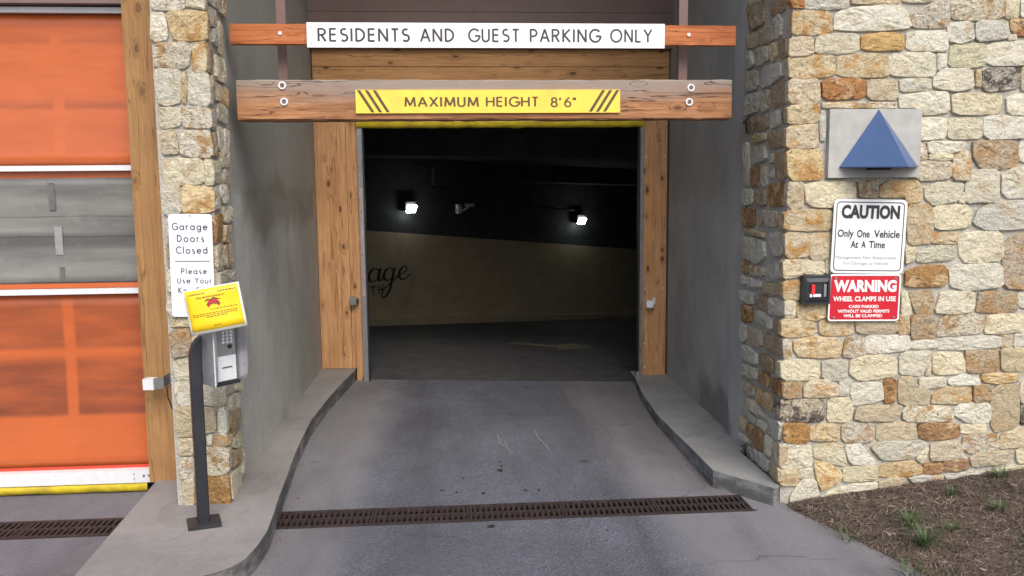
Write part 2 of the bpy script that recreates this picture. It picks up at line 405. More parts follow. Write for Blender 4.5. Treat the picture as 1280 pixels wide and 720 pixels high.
def wood(name, a, b, c3, axis='z', knot=(.10, .045, .02), kn=.75, weather=None, rough=.62, grain=1.0):
    n = N(name, rough, spec=.3)
    s = {'z': (1, 1, .045), 'x': (.045, 1, 1)}[axis]
    co = n.coord(seed=True)
    cs = n.coord(s, seed=True)
    ks = {'z': (1, .04, .5), 'x': (.5, .04, 1)}[axis]
    kd = n.math('ADD', n.voro(n.coord(ks, seed=True), 8.0), n.math('MULTIPLY', n.math('SUBTRACT', n.noise(co, 30, 3), .5), .09))
    kn_m = n.ramp(kd, [(.10, 1), (.16, 0)])
    halo = n.ramp(kd, [(.10, 1), (.36, 0)])
    w = n.n("ShaderNodeVectorMath", operation='MULTIPLY_ADD'); n.l(halo, w.inputs[0]); w.inputs[1].default_value = (.03, .03, .03); n.l(cs, w.inputs[2])
    g = n.noise(w.outputs[0], 38, 5, .62, .5)
    fine = n.noise(w.outputs[0], 170, 3, .6)
    c = n.ramp(g, [(.28, a), (.5, b), (.72, c3)])
    c = n.mix(.35 * grain, c, n.ramp(fine, [(.3, .3), (.7, .7)]), 'OVERLAY')
    c = n.mix(n.ramp(n.noise(co, 3, 4), [(.35, 0), (.75, .35)]), c, tuple(v * .7 for v in a))
    c = n.mix(n.math('MULTIPLY', halo, .38), c, tuple(v * .6 for v in a))
    c = n.mix(n.math('MULTIPLY', kn_m, kn), c, knot)
    if weather:
        wx = n.noise(n.coord({'z': (1, 1, .12), 'x': (.12, 1, 1)}[axis], seed=True), 9, 6, .7, .4)
        zz = n.sep(n.coord(world=True))[2]
        wc, zlo, zhi = weather
        mr = n.n("ShaderNodeMapRange"); mr.inputs[1].default_value = zlo; mr.inputs[2].default_value = zhi; n.l(zz, mr.inputs[0])
        f = n.ramp(n.math('ADD', n.math('MULTIPLY', mr.outputs[0], .55), n.math('MULTIPLY', wx, .75)), [(.45, 0), (.8, .9)])
        c = n.mix(f, c, wc)
    crack = n.ramp(n.noise(w.outputs[0], 12, 3, .5, .2), [(.490, 0), (.5, .65), (.510, 0)])
    c = n.mix(n.math('MULTIPLY', crack, grain), c, tuple(v * .22 for v in a))
    n.color(c)
    n.bump(n.math('SUBTRACT', n.math('ADD', g, n.math('MULTIPLY', fine, .3)), n.math('MULTIPLY', crack, .5)), .0025)
    MT[name] = n.m
wood('cedar', (.40, .20, .085), (.53, .285, .13), (.62, .37, .19), kn=.9)
wood('cedar_header', (.38, .185, .07), (.48, .25, .10), (.56, .32, .14), 'x', kn=.9)
wood('post_wood', (.28, .145, .055), (.36, .195, .078), (.42, .24, .10), knot=(.12, .06, .03), kn=.6)
wood('red_board', (.34, .095, .03), (.44, .14, .045), (.54, .20, .075), 'x', kn=.6, grain=1.2)
wood('weathered_beam', (.22, .095, .042), (.36, .17, .08), (.50, .28, .145), 'x', kn=.8, weather=((.27, .235, .205), 2.58, 2.77), grain=1.4, rough=.8)

def fabric(name, base, band, soft=(.6, .7)):
    n = N(name, .33, color=base); x, y, z = n.sep(n.coord(world=True))
    co = n.coord(world=True)
    c = n.mix(n.ramp(n.noise(n.coord((.5, 1, 1), world=True), 2.6, 6, .6), [(.35, 0), (.75, .5)]), base, tuple(v * .7 for v in base))
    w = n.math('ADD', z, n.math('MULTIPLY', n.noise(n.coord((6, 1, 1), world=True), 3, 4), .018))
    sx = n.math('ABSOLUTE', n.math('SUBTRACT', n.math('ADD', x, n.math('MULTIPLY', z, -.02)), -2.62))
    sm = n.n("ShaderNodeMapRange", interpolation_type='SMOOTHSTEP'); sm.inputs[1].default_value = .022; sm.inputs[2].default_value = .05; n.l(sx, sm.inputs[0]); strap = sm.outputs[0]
    for lo, hi, k in band:  # dark bands painted in: shadows of struts showing through the fabric
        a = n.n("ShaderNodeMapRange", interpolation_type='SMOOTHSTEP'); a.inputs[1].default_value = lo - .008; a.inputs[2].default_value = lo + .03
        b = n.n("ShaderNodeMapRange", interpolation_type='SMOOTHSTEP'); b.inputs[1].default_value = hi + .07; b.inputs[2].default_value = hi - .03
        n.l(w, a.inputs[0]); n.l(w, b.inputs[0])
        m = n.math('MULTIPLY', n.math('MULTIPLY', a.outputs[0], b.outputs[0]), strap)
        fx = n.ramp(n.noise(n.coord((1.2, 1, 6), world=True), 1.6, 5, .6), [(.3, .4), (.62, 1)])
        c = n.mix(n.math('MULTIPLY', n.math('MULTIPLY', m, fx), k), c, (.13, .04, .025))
    n.color(c)
    n.p.inputs['Transmission Weight'].default_value = 0
    n.bump(n.math('ADD', n.noise(n.coord((.6, 1, 1.6), world=True), 2.5, 3), n.math('MULTIPLY', n.noise(co, 300, 2), .02)), .02, .5)
    MT[name] = n.m
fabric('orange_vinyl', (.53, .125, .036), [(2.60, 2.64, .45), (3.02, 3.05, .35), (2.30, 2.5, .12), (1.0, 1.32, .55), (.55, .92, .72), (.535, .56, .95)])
def clear_vinyl():
    n = N('clear_vinyl', .24, color=(.2, .2, .2)); co = n.coord(world=True)
    s = n.noise(n.coord((.16, 1, 1), world=True), 7, 4, .5, .3)
    c = n.ramp(s, [(.3, (.135, .137, .132)), (.5, (.185, .183, .172)), (.72, (.25, .243, .225))])
    z = n.math('ADD', n.sep(co)[2], n.math('MULTIPLY', n.noise(n.coord((.6, 1, 1), world=True), 3, 3), .03))
    for lo, hi, k in ((1.70, 1.80, .62), (1.905, 1.912, .5), (1.77, 1.78, .5), (1.46, 1.475, .5)):
        c = n.mix(n.math('MULTIPLY', n.math('MULTIPLY', n.math('GREATER_THAN', z, lo), n.math('LESS_THAN', z, hi)), k), c, (.05, .053, .056)) if hi - lo < .03 else n.mix(n.math('MULTIPLY', soft_slab(n, z, lo, hi, .03), k), c, (.045, .048, .052))
    c = n.mix(n.ramp(n.noise(n.coord((1, 1, 1), (0, .8, 0), world=True), 6, 6, .7), [(.55, 0), (.75, .35)]), c, (.34, .33, .31))
    n.color(c); n.bump(n.math('ADD', s, n.noise(n.coord((1.4, 1, .35), (0, .7, 0), world=True), 6, 5)), .012, .5)
    MT['clear_vinyl'] = n.m
clear_vinyl()
simple('red_hem', (.55, .06, .03), .4)
simple('strap_grey', (.12, .122, .118), .4)
simple('strap_pale', (.27, .275, .27), .4)
simple('yellow_vinyl', (.60, .46, .02), .45, var=.15, scale=14, bump=.01, dirt=(.22, .16, .03))
simple('white_metal', (.66, .67, .69), .4, var=.05)
simple('grey_metal', (.28, .29, .30), .4, .6, dirt=(.15, .12, .10))
simple('steel', (.44, .44, .45), .3, .7, var=.1, scale=12, dirt=(.16, .15, .15))
simple('black_paint', (.018, .02, .026), .45, dirt=(.05, .045, .045))
simple('charcoal_plastic', (.022, .026, .034), .4)
simple('brown_steel', (.16, .095, .085), .55, dirt=(.09, .055, .045))
simple('fascia_brown', (.17, .115, .10), .65, var=.08, scale=6)
simple('sign_white', (.76, .77, .79), .35, var=.02, scale=5)
simple('sign_white_cool', (.72, .76, .84), .35, var=.02, scale=5)
simple('sign_yellow', (.86, .60, .07), .45, var=.06, scale=7, dirt=(.62, .42, .08))
simple('sign_red', (.52, .010, .025), .4, var=.05, scale=6)
simple('print_black', (.03, .028, .028), .5, var=.1)
simple('print_brown', (.09, .055, .02), .5, var=.2)
simple('print_grey', (.03, .032, .036), .5, var=.1)
simple('print_faded', (.30, .30, .34), .5, var=.1)
simple('print_white', (.82, .80, .80), .5, var=.03)
simple('paper_yellow', (.86, .58, .012), .3, var=.05, scale=14)
simple('laminate', (.72, .72, .62), .15, var=.05)
simple('blue_paint', (.065, .115, .25), .42, var=.06, scale=9, dirt=(.06, .10, .24))
simple('cast_plate', (.38, .38, .36), .6, var=.14, scale=9, bump=.002, dirt=(.32, .27, .2))
simple('rust_iron', (.040, .028, .027), .7, .3, var=.35, scale=26, bump=.002, dirt=(.11, .06, .04))
simple('soil', (.062, .048, .04), .95, var=.4, scale=24, bump=.03, dirt=(.15, .115, .09))
simple('straw', (.165, .115, .088), .9, var=.45, scale=9)
simple('straw_pale', (.30, .23, .18), .9, var=.4, scale=9)
simple('grass_green', (.055, .095, .03), .6, var=.35, scale=12)
simple('cream_paint', (.42, .35, .23), .7, var=.08, scale=3, dirt=(.27, .22, .15))
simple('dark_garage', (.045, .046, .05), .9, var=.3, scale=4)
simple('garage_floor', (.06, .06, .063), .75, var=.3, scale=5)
simple('paint_line', (.15, .14, .095), .8, var=.3, scale=12)
simple('outer_ground', (.17, .165, .155), .9, var=.2, scale=2)
simple('red_plastic', (.75, .03, .04), .35)
simple('chalk', (.25, .245, .24), .9)
simple('mortar', (.42, .40, .35), .95, var=.18, scale=60, bump=.012, dirt=(.25, .23, .20))
lens = N('lamp_lens', .3); lens.p.inputs['Emission Color'].default_value = (.93, 1, .96, 1); lens.p.inputs['Emission Strength'].default_value = 13.0
MT['lamp_lens'] = lens.m

# ------------------------------------------------------------------ the large structure
KX0 = -1.43
def road_z(x, y):
    t = min(max((y - 5.2) / 3.5, 0), 1.1)
    return t * (.02 - .034 * (x - .53))
def grid(bm, xs, ys, f):
    V = [[bm.verts.new((x, y, f(x, y))) for x in xs] for y in ys]
    for j in range(len(ys) - 1):
        for i in range(len(xs) - 1): bm.faces.new((V[j][i], V[j][i + 1], V[j + 1][i + 1], V[j + 1][i]))
def lin(a, b, n): return [a + (b - a) * i / n for i in range(n + 1)]

bm = B()
for x0, x1, y0, y1 in ((-600, 600, -600, 8.6), (-600, 600, 22.4, 900), (-600, -5.0, 8.6, 22.4), (8.6, 600, 8.6, 22.4)):
    bm.faces.new([bm.verts.new((x, y, -.26)) for x, y in ((x0, y0), (x1, y0), (x1, y1), (x0, y1))])
struct('ground', bm, MT['outer_ground'])

# driveway: a front slab, the strip between trench and kerb, and the lane running into the recess
bm = B()
edge = [(2.1, 5.04), (2.29, 4.46), (2.45, 3.95), (3.3, 2.3), (4.6, 0), (6, -3), (9, -9)]
front = [(-9, -9)] + list(reversed(edge)) [:-1] + [(2.12, 4.91), (-9, 4.91)]
prism(bm, front, -.3, 0.0)
prism(bm, [(1.885, 4.91), (2.12, 4.91), (2.14, 5.6), (1.885, 5.6)], -.3, 0.0)
struct('driveway', bm, MT['driveway'])
bm = B(); grid(bm, lin(-1.7, 2.35, 10), [5.2, 5.6, 6.2, 6.9, 7.6, 8.2, 8.72], road_z)
struct('garage_lane', bm, MT['driveway'])
bm = B(); prism(bm, [(-9, 5.2), (-1.9, 5.2), (-1.9, 5.9), (-9, 5.9)], -.3, -.002)
struct('driveway_strip', bm, MT['driveway'])

# left kerb island with the slab under pillar, post and call station
def ztop(x, y): return .12 + max(0, y - 5.0) * .0215
left_kerb = [(-2.0, 5.9), (-2.0, 5.45), (-1.93, 4.12), (-1.915, 4.05), (-1.86, 4.0), (-1.6, 3.99), (-1.36, 4.02), (-1.24, 4.08), (-1.16, 4.15), (-1.115, 4.24), (-1.09, 4.4),
             (-1.08, 4.6), (-1.10, 4.88), (-1.12, 5.1), (-1.15, 5.58), (-1.175, 5.95), (-1.19, 6.31), (-1.2, 6.83), (-1.16, 7.5), (-1.10, 8.15), (-1.045, 8.6), (-1.045, 9.3), (-1.8, 9.3), (-1.8, 5.9)]
bm = B(); prism(bm, left_kerb, -.2, ztop); bevel(bm, .012, 2)
struct('kerb_island', bm, MT['concrete_kerb'])
def ztr(x, y): return max(.05, .12 - max(0, y - 5.35) * .0215)
right_kerb = [(1.755, 5.36), (1.76, 5.87), (1.76, 6.4), (1.765, 6.97), (1.84, 7.87), (1.935, 8.57), (1.95, 8.9), (2.5, 8.9), (2.5, 5.85), (2.09, 5.8), (2.085, 5.02), (2.06, 4.98), (2.03, 4.98)]
bm = B(); prism(bm, right_kerb, -.2, ztr); bevel(bm, .012, 2)
struct('kerb', bm, MT['concrete_kerb_right'])

# garage interior: ramp going down to the right, far wall, ceiling
A0, A1 = Vector((-1.45, 14.0)), Vector((4.15, 18.0))
ad = (A1 - A0)
def far(t): p = A0 + ad * t; return p
def floor_z(x, y):
    # through the door line (z 0 at y 8.7) and the foot of the far wall
    t = ((x + 1.45) * ad.x + (y - 14.0) * ad.y) / ad.length_squared
    q = far(t); zf = -.16 - .553 * t
    u = (y - 8.7) / max(.5, q.y - 8.7)
    return min(road_z(x, 8.7), road_z(min(max(x, -1.1), 2), 8.7) * (1 - u) + zf * u) if u > 0 else road_z(x, 8.7)
bm = B(); grid(bm, lin(-5, 9, 28), [8.72, 9.2, 10, 11, 12, 13, 14, 15, 16, 17, 18, 19, 20, 22], lambda x, y: floor_z(x, y) - .004)
struct('garage_floor', bm, MT['garage_floor'])
bm = B()
for t0, t1 in ((-.62, 1.8),):
    a, b = far(t0), far(t1); nv = Vector((ad.y, -ad.x)).normalized()
    for lo, hi, k in ((-3.2, 4.4, .06),):
        prism(bm, [(a.x, a.y), (b.x, b.y), (b.x - nv.x * .2, b.y - nv.y * .2), (a.x - nv.x * .2, a.y - nv.y * .2)], -3.5, 3.6)
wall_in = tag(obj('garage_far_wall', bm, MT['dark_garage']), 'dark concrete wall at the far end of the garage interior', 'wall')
nv = Vector((ad.y, -ad.x)).normalized()
bm = B()
pts = []
for t in (-.62, 1.8):
    p = far(t) + nv * .006; pts += [(p, -.16 - .553 * t, 1.454 - .661 * t)]
(p0, a0, b0), (p1, a1, b1) = pts
bm.faces.new([bm.verts.new(v) for v in ((p0.x, p0.y, a0), (p1.x, p1.y, a1), (p1.x, p1.y, b1), (p0.x, p0.y, b0))])
wall_in_band = obj('painted_band', bm, MT['cream_paint'], wall_in, label='cream painted lower band of the garage wall')
bm = B()
for t in [0]:
    q = [(far(-.62) + nv * .0, -.16 + .553 * .62), (far(1.8), -.16 - .553 * 1.8)]
    (a, za), (b, zb) = q
    for k0, k1 in ((0, .14),):
        vs = []
        for p, z in ((a, za), (b, zb)):
            for w, dz in ((.0, -.1), (.0, .11), (.14, .11), (.14, -.1)):
                vs.append(bm.verts.new((p.x + nv.x * w, p.y + nv.y * w, z + dz)))
        for i in range(4): bm.faces.new((vs[i], vs[(i + 1) % 4], vs[4 + (i + 1) % 4], vs[4 + i]))
obj('wall_kerb', bm, MT['cream_paint'], wall_in)
def ceil_z(x, y): return 2.98 - max(0, y - 10) * .062 - max(0, x) * .03
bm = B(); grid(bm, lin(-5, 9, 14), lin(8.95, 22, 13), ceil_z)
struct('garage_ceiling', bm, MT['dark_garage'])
for nm, a, b in (('beam', (-5, 11.6), (9, 11.6)), ('beam', (-5, 14.3), (9, 17.5))):
    bm = B()
    prism(bm, [(a[0], a[1]), (b[0], b[1]), (b[0], b[1] + .4), (a[0], a[1] + .4)], lambda x, y: ceil_z(x, y) - .22, lambda x, y: ceil_z(x, y) + .1)
    struct('garage_ceiling_beam', bm, MT['dark_garage'])
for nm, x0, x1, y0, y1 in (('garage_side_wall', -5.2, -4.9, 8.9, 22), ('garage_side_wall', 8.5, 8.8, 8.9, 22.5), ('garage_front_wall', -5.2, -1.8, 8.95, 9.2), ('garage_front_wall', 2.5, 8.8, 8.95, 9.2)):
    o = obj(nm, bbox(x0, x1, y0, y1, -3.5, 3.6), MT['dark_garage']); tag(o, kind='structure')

# concrete walls either side of the recess
bm = B(); prism(bm, [(KX0, 5.56), (-1.425, 6.6), (-1.40, 8.7), (-1.40, 9.3), (-1.9, 9.3), (-1.9, 5.9), (-1.72, 5.9), (-1.72, 5.56)], .05, 6.6)
tag(obj('concrete_wall', bm, MT['concrete_left']), 'stained grey concrete wall between the left stone pillar and the garage opening', 'wall')
bm = B(); prism(bm, [(2.145, 5.92), (2.16, 6.25), (2.185, 6.27), (2.315, 8.7), (2.32, 9.3), (2.9, 9.3), (2.9, 5.92)], -.1, 6.6)
tag(obj('concrete_wall', bm, MT['concrete_right']), 'grey concrete wall with a dark damp stain right of the garage opening', 'wall')
# unseen soffit and storey over the recess, added to block sky light
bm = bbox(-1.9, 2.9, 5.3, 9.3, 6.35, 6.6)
struct('unseen_recess_soffit', bm, MT['added_soffit'])
up = tag(obj('unseen_upper_storey', bbox(-9, 9, 5.25, 22, 6.62, 10.5), MT['concrete_plain']), 'unseen plain upper storey added above the garage entrance to block sky light', 'building')

# ------------------------------------------------------------------ stonework
PAL = {'W': ((0.721, 0.689, 0.572), 'stone_plain'), 'C': ((0.673, 0.620, 0.458), 'stone_plain'), 'Y': ((0.668, 0.599, 0.417), 'stone_plain'), 'T': ((0.615, 0.525, 0.366), 'stone_tan'),
       'S': ((0.636, 0.503, 0.309), 'stone_tan'), 'O': ((0.594, 0.392, 0.165), 'stone_tan'), 'R': ((0.424, 0.201, 0.088), 'stone_rust'), 'U': ((0.350, 0.201, 0.093), 'stone_rust'),
       'M': ((0.636, 0.583, 0.464), 'stone_mottled'), 'B': ((0.435, 0.360, 0.258), 'stone_mottled'), 'L': ((0.509, 0.435, 0.309), 'stone_plain'), 'G': ((0.570, 0.550, 0.465), 'stone_plain'),
       'N': ((0.583, 0.562, 0.412), 'stone_plain'), 'D': ((0.466, 0.413, 0.319), 'stone_dark')}
STONE_LABEL = {'W': 'chalky white stone', 'C': None, 'O': 'orange ochre stone', 'R': 'rust brown stone', 'U': 'dark rusty brown stone', 'D': 'dark stone with white flecks'}
def chaikin(p, k):
    for _ in range(k):
        q = []
        for i in range(len(p)):
            a, b = p[i], p[(i + 1) % len(p)]
            q += [a * .87 + b * .13, a * .13 + b * .87]
        p = q
    return p
def stone_mesh(poly, fr, proud, rr):
    """poly in wall metres (s, z); fr(s, z, n) -> world"""
    p = [Vector(q) for q in poly]
    p = chaikin(p, 1)
    q = []
    for i in range(len(p)):
        a, b = p[i], p[(i + 1) % len(p)]; d = (b - a).length
        k = max(1, min(4, int(d / .045)))
        for j in range(k): q.append(a.lerp(b, j / k))
    c = sum(q, Vector((0, 0))) / len(q)
    q = [v + (v - c).normalized() * .0075 for v in q]
    size = min(max(v.x for v in q) - min(v.x for v in q), max(v.y for v in q) - min(v.y for v in q))
    jit = min(.0035, size * .03)
    q = [v + Vector((rr.uniform(-jit, jit), rr.uniform(-jit, jit))) for v in q]
    ins = min(.0045, size * .06)
    bm = B()
    tx, tz = rr.uniform(-.06, .06), rr.uniform(-.07, .07)
    def ring(shrink, n, nj=0.0):
        out = []
        for v in q:
            d = c - v; L = d.length
            w = v + d * min(.9, shrink / max(L, 1e-4)) if shrink < 1 else v + d * (shrink - 1)
            out.append(bm.verts.new(fr(w.x, w.y, n + rr.uniform(-nj, nj) + (w.x - c.x) * tx + (w.y - c.y) * tz)))
        return out
    R0 = ring(0, -.05); R1 = ring(0, proud - .004, .0015); R2 = ring(ins, proud - .001, .002); R3 = ring(1.40, proud + .002, .0045)
    m = bm.verts.new(fr(c.x, c.y, proud + rr.uniform(-.002, .006)))
    for X, Y in ((R0, R1), (R1, R2), (R2, R3)):
        for i in range(len(X)): bm.faces.new((X[i], X[(i + 1) % len(X)], Y[(i + 1) % len(X)], Y[i]))
    for i in range(len(R3)): bm.faces.new((R3[i], R3[(i + 1) % len(R3)], m))
    return bm, fr(c.x, c.y, 0)
def lay(table, a, t, nrm, parent, seed, proud=.004):
    rr = random.Random(seed)
    a = Vector((a[0], a[1])); t = Vector(t).normalized(); nrm = Vector(nrm).normalized()
    fr = lambda s, z, n: Vector((a.x + t.x * s + nrm.x * n, a.y + t.y * s + nrm.y * n, z))
    for tok in table.split():
        code = tok[0]; v = [int(k) / 1000 for k in tok[1:].split(',')]
        poly = [(v[i], v[i + 1]) for i in range(0, len(v), 2)]
        ar = 0
        for i in range(len(poly)): ar += poly[i - 1][0] * poly[i][1] - poly[i][0] * poly[i - 1][1]
        if abs(ar) / 2 < .0003: continue
        bm, base = stone_mesh(poly, fr, proud + rr.uniform(-.004, .006), rr)
        col, mt = PAL[code]
        o = obj('stone', bm, MT[mt], parent, smooth=False, base=base)
        k = rr.uniform(.9, 1.1); w = rr.uniform(-.025, .025)
        o.color = (min(1, col[0] * k + w * .5), col[1] * k, max(0, col[2] * k - w), 1)
        if STONE_LABEL.get(code): o['label'] = STONE_LABEL[code]
# stone outlines: kind letter, then (along wall, height) in millimetres
RIGHT_FRONT = """G93,3191,357,3193,360,3116,96,3114 T382,3193,680,3195,682,3147,384,3145 C712,3195,903,3196,905,3161,713,3159 R-2,3172,81,3173,83,3120,20,3122 T15,3098,257,3097,264,2973,19,2960 W276,2985,279,3080,347,3122,663,3141,729,3100,760,3016,733,2995 M748,3082,905,3155,1001,3161,1012,3011,771,3007 M1018,3161,1348,3181,1364,3070,1129,3049,1025,3060 C1368,3175,1453,3176,1452,3074,1374,3070 R1408,3055,1545,3056,1551,2959,1452,2965,1410,3013 W1469,3188,1562,3189,1570,3074,1472,3074 W1005,3035,1149,3042,1174,2940,1084,2915,1013,2927 G1181,3048,1388,3052,1401,2947,1188,2922 C1400,2965,1446,2965,1448,2935,1402,2934 T-2,2942,145,2948,147,2857,104,2841,-2,2835 C163,2954,428,2973,445,2860,160,2847 O454,2961,702,2974,719,2872,457,2874 W740,2980,990,2987,1007,2863,751,2872 T-2,2841,281,2847,291,2715,7,2697 T306,2841,599,2848,626,2812,630,2709,311,2713 C631,2848,926,2855,936,2733,913,2711,640,2715 W946,2849,1001,2846,1004,2788,950,2749 N1033,2909,1256,2912,1254,2782,1170,2766,1027,2776 W1266,2916,1566,2929,1575,2783,1274,2782 T-2,2691,194,2701,199,2548,5,2549 R212,2693,483,2701,492,2582,220,2573 L503,2691,692,2693,698,2567,507,2576 G708,2697,901,2701,917,2630,724,2620 W927,2691,989,2758,1171,2758,1183,2642,1061,2624,929,2648 T1197,2746,1230,2746,1235,2654,1202,2654 D1242,2758,1484,2764,1485,2641,1270,2620,1248,2654 T1495,2764,1589,2764,1598,2629,1503,2629 T220,2556,440,2555,441,2521,221,2522 M450,2555,688,2555,690,2520,452,2521 W712,2594,866,2615,1022,2617,1041,2495,860,2477,825,2520,715,2526 C1043,2593,1100,2608,1375,2611,1382,2484,1068,2482 W1409,2592,1586,2611,1594,2475,1422,2481 T-1,2534,195,2546,199,2434,8,2423 W841,2456,1017,2458,1023,2335,847,2329 C1034,2455,1252,2457,1259,2333,1040,2328 W1265,2469,1595,2468,1603,2331,1273,2327 T-2,2411,186,2424,197,2284,2,2273 G206,2497,236,2497,242,2326,211,2327 M844,2303,895,2286,905,2205,849,2205 W907,2313,1168,2311,1119,2247,917,2238 C921,2236,1067,2235,1069,2200,922,2199 B1201,2315,1498,2313,1514,2157,1429,2139,1256,2146,1206,2222 W1514,2319,1617,2319,1626,2181,1522,2182 M844,2189,1067,2191,1068,2085,850,2072 T1081,2222,1152,2247,1188,2240,1194,2074,1082,2079 S0,2267,221,2268,229,2086,11,2082 G1191,2128,1383,2133,1381,1934,1175,1933,1170,2034 W1405,2095,1482,2145,1628,2156,1640,1954,1453,1956,1411,1994 T12,2064,108,2063,112,1920,42,1898,15,1934 C125,2063,443,2072,453,1904,138,1920 M469,2066,592,2071,589,1971,472,1972 S606,2033,657,2070,839,2072,881,2031,885,1937,780,1931,779,1969,609,1971 C907,2030,997,2058,1156,2049,1122,1940,965,1917,910,1968 C1129,1934,1153,1987,1166,1990,1169,1927 T794,1912,925,1917,961,1860,963,1683,832,1666,804,1698 C965,1910,1190,1914,1215,1882,1210,1775,986,1759 G1229,1793,1270,1894,1361,1931,1642,1935,1653,1763,1331,1754 T-2,1890,306,1893,304,1768,-2,1769 T7,1753,156,1745,164,1606,12,1596 T165,1744,305,1749,308,1591,170,1583 T967,1740,1132,1741,1133,1670,970,1672 C1146,1737,1426,1743,1439,1560,1196,1545,1153,1591 C793,1647,859,1646,855,1582,797,1545 N880,1620,1004,1657,1124,1652,1114,1572,870,1550 B1438,1650,1507,1720,1654,1737,1677,1369,1460,1379 T-2,1577,116,1582,125,1486,-2,1463 C122,1575,259,1579,265,1490,129,1493 C271,1585,305,1585,308,1502,274,1497 U800,1494,891,1528,1070,1534,1076,1399,804,1398 W1090,1528,1431,1537,1444,1386,1218,1371,1104,1392 S0,1447,107,1445,110,1330,3,1336 S95,1302,274,1305,277,1215,218,1200,100,1213 C17,1323,84,1318,84,1252,74,1216,22,1221 C776,1360,805,1366,848,1236,825,1217,782,1224 B825,1365,991,1369,997,1259,978,1220,878,1222 C1010,1258,1045,1361,1252,1364,1264,1266,1240,1225,1018,1226 B1285,1253,1300,1356,1536,1358,1557,1234,1497,1216,1287,1227 W1556,1352,1678,1362,1686,1238,1576,1253 T-2,1202,205,1204,228,1101,-2,1093 T243,1184,284,1199,468,1192,475,1095,251,1096 L482,1185,508,1194,747,1189,763,1121,711,1099,491,1108 T762,1212,832,1213,841,1100,767,1095 B849,1210,1006,1207,1022,1063,856,1060 M1032,1076,1053,1193,1093,1211,1308,1207,1345,1147,1315,1083,1032,1073 C1348,1088,1362,1206,1599,1207,1606,1096,1423,1083 S78,1065,170,1085,367,1078,395,1026,378,951,121,961,80,1020 M404,954,420,1079,545,1080,552,970,491,952 W554,1087,838,1087,846,986,569,972,557,1022 W853,1047,1018,1047,1025,998,855,995 G1033,1063,1451,1069,1463,990,1044,977 T1464,1082,1539,1084,1540,985,1469,987 W1548,1084,1696,1080,1702,981,1554,985 M6,1071,59,1075,66,956,16,951 Y-2,938,246,938,259,834,237,811,7,817 G269,935,438,931,439,829,416,801,277,814 Y455,914,477,948,703,960,765,925,773,820,523,794,457,842 W783,958,836,973,986,979,989,920,937,822,789,833 C964,822,974,887,997,906,993,821 Y1005,939,1051,968,1186,965,1224,894,1227,828,1058,823,1014,840 B1229,966,1253,979,1450,977,1465,828,1240,834 L1464,967,1484,980,1702,981,1712,829,1479,831 B18,801,132,805,135,700,23,696 T155,771,204,806,297,804,377,778,383,693,158,695 G390,791,450,796,453,704,393,702 W468,763,497,778,657,777,675,737,675,665,489,633,473,697 U686,794,763,797,763,649,692,648 L783,807,884,811,914,737,993,722,986,629,851,626,790,641 C922,803,1093,802,1096,745,968,729,927,737 W1121,791,1221,819,1328,786,1327,746,1157,744,1122,758 S1346,818,1596,814,1603,769,1470,749,1373,762,1348,785 T1021,695,1076,733,1273,738,1285,634,1068,627,1013,635 B1293,740,1402,744,1408,630,1299,633 L1411,697,1457,736,1600,742,1621,463,1461,421,1427,482 C1610,745,1717,742,1725,621,1621,617 D23,681,294,682,293,533,21,545 Y321,677,440,687,475,644,484,578,453,528,317,532 L495,551,510,617,609,633,804,624,800,568,761,529,560,529 M819,594,852,617,1123,612,1159,564,1162,511,992,512,856,516,821,548 W1172,584,1204,623,1406,624,1413,499,1279,494,1174,544 D1622,604,1726,601,1735,459,1630,476 U30,532,187,521,188,399,31,404 S203,509,389,512,397,408,210,410 M416,516,614,514,625,400,565,389,424,394 L648,509,897,512,916,404,862,393,652,393 U932,491,993,498,1204,492,1213,395,998,386,935,417 Y1222,482,1382,490,1389,430,1228,421 M1243,401,1283,417,1461,416,1485,373,1481,312,1290,287,1240,327 T1502,318,1501,406,1611,443,1735,459,1743,330,1550,316 C1613,307,1744,317,1750,211,1618,216 C12,387,211,387,220,227,16,227 Y231,376,391,395,433,340,453,232,315,266,236,296 W438,366,539,376,581,322,637,266,638,239,476,247 G618,347,673,385,971,382,993,348,921,277,800,260,691,264 C929,270,980,328,1001,328,978,241,950,245 L1021,253,1026,367,1203,378,1233,327,1236,262,1141,251 L1294,257,1345,289,1523,301,1590,295,1556,221,1322,195 T16,221,116,220,131,150,119,112,19,116 C140,216,225,220,218,156,144,159 S241,264,328,257,414,193,423,166,400,126,294,79,273,118,243,219 Y437,219,652,231,658,144,629,132,440,122 S666,225,895,250,966,201,965,160,791,146,676,150 U981,227,1098,234,1107,162,988,157 U1111,239,1278,249,1282,183,1118,171 W88,37,132,109,158,146,245,143,279,30,243,4,149,-6,89,3 C289,36,401,86,462,97,468,36,323,5 W471,104,522,110,664,111,669,76,578,52,473,40 L677,116,737,136,860,138,868,109,794,78,679,76 G876,138,982,151,1037,144,1038,111,916,101 T1044,145,1112,147,1114,109,1052,105 G1119,152,1406,169,1409,118,1148,107 C1420,171,1668,197,1739,174,1740,160,1436,135"""
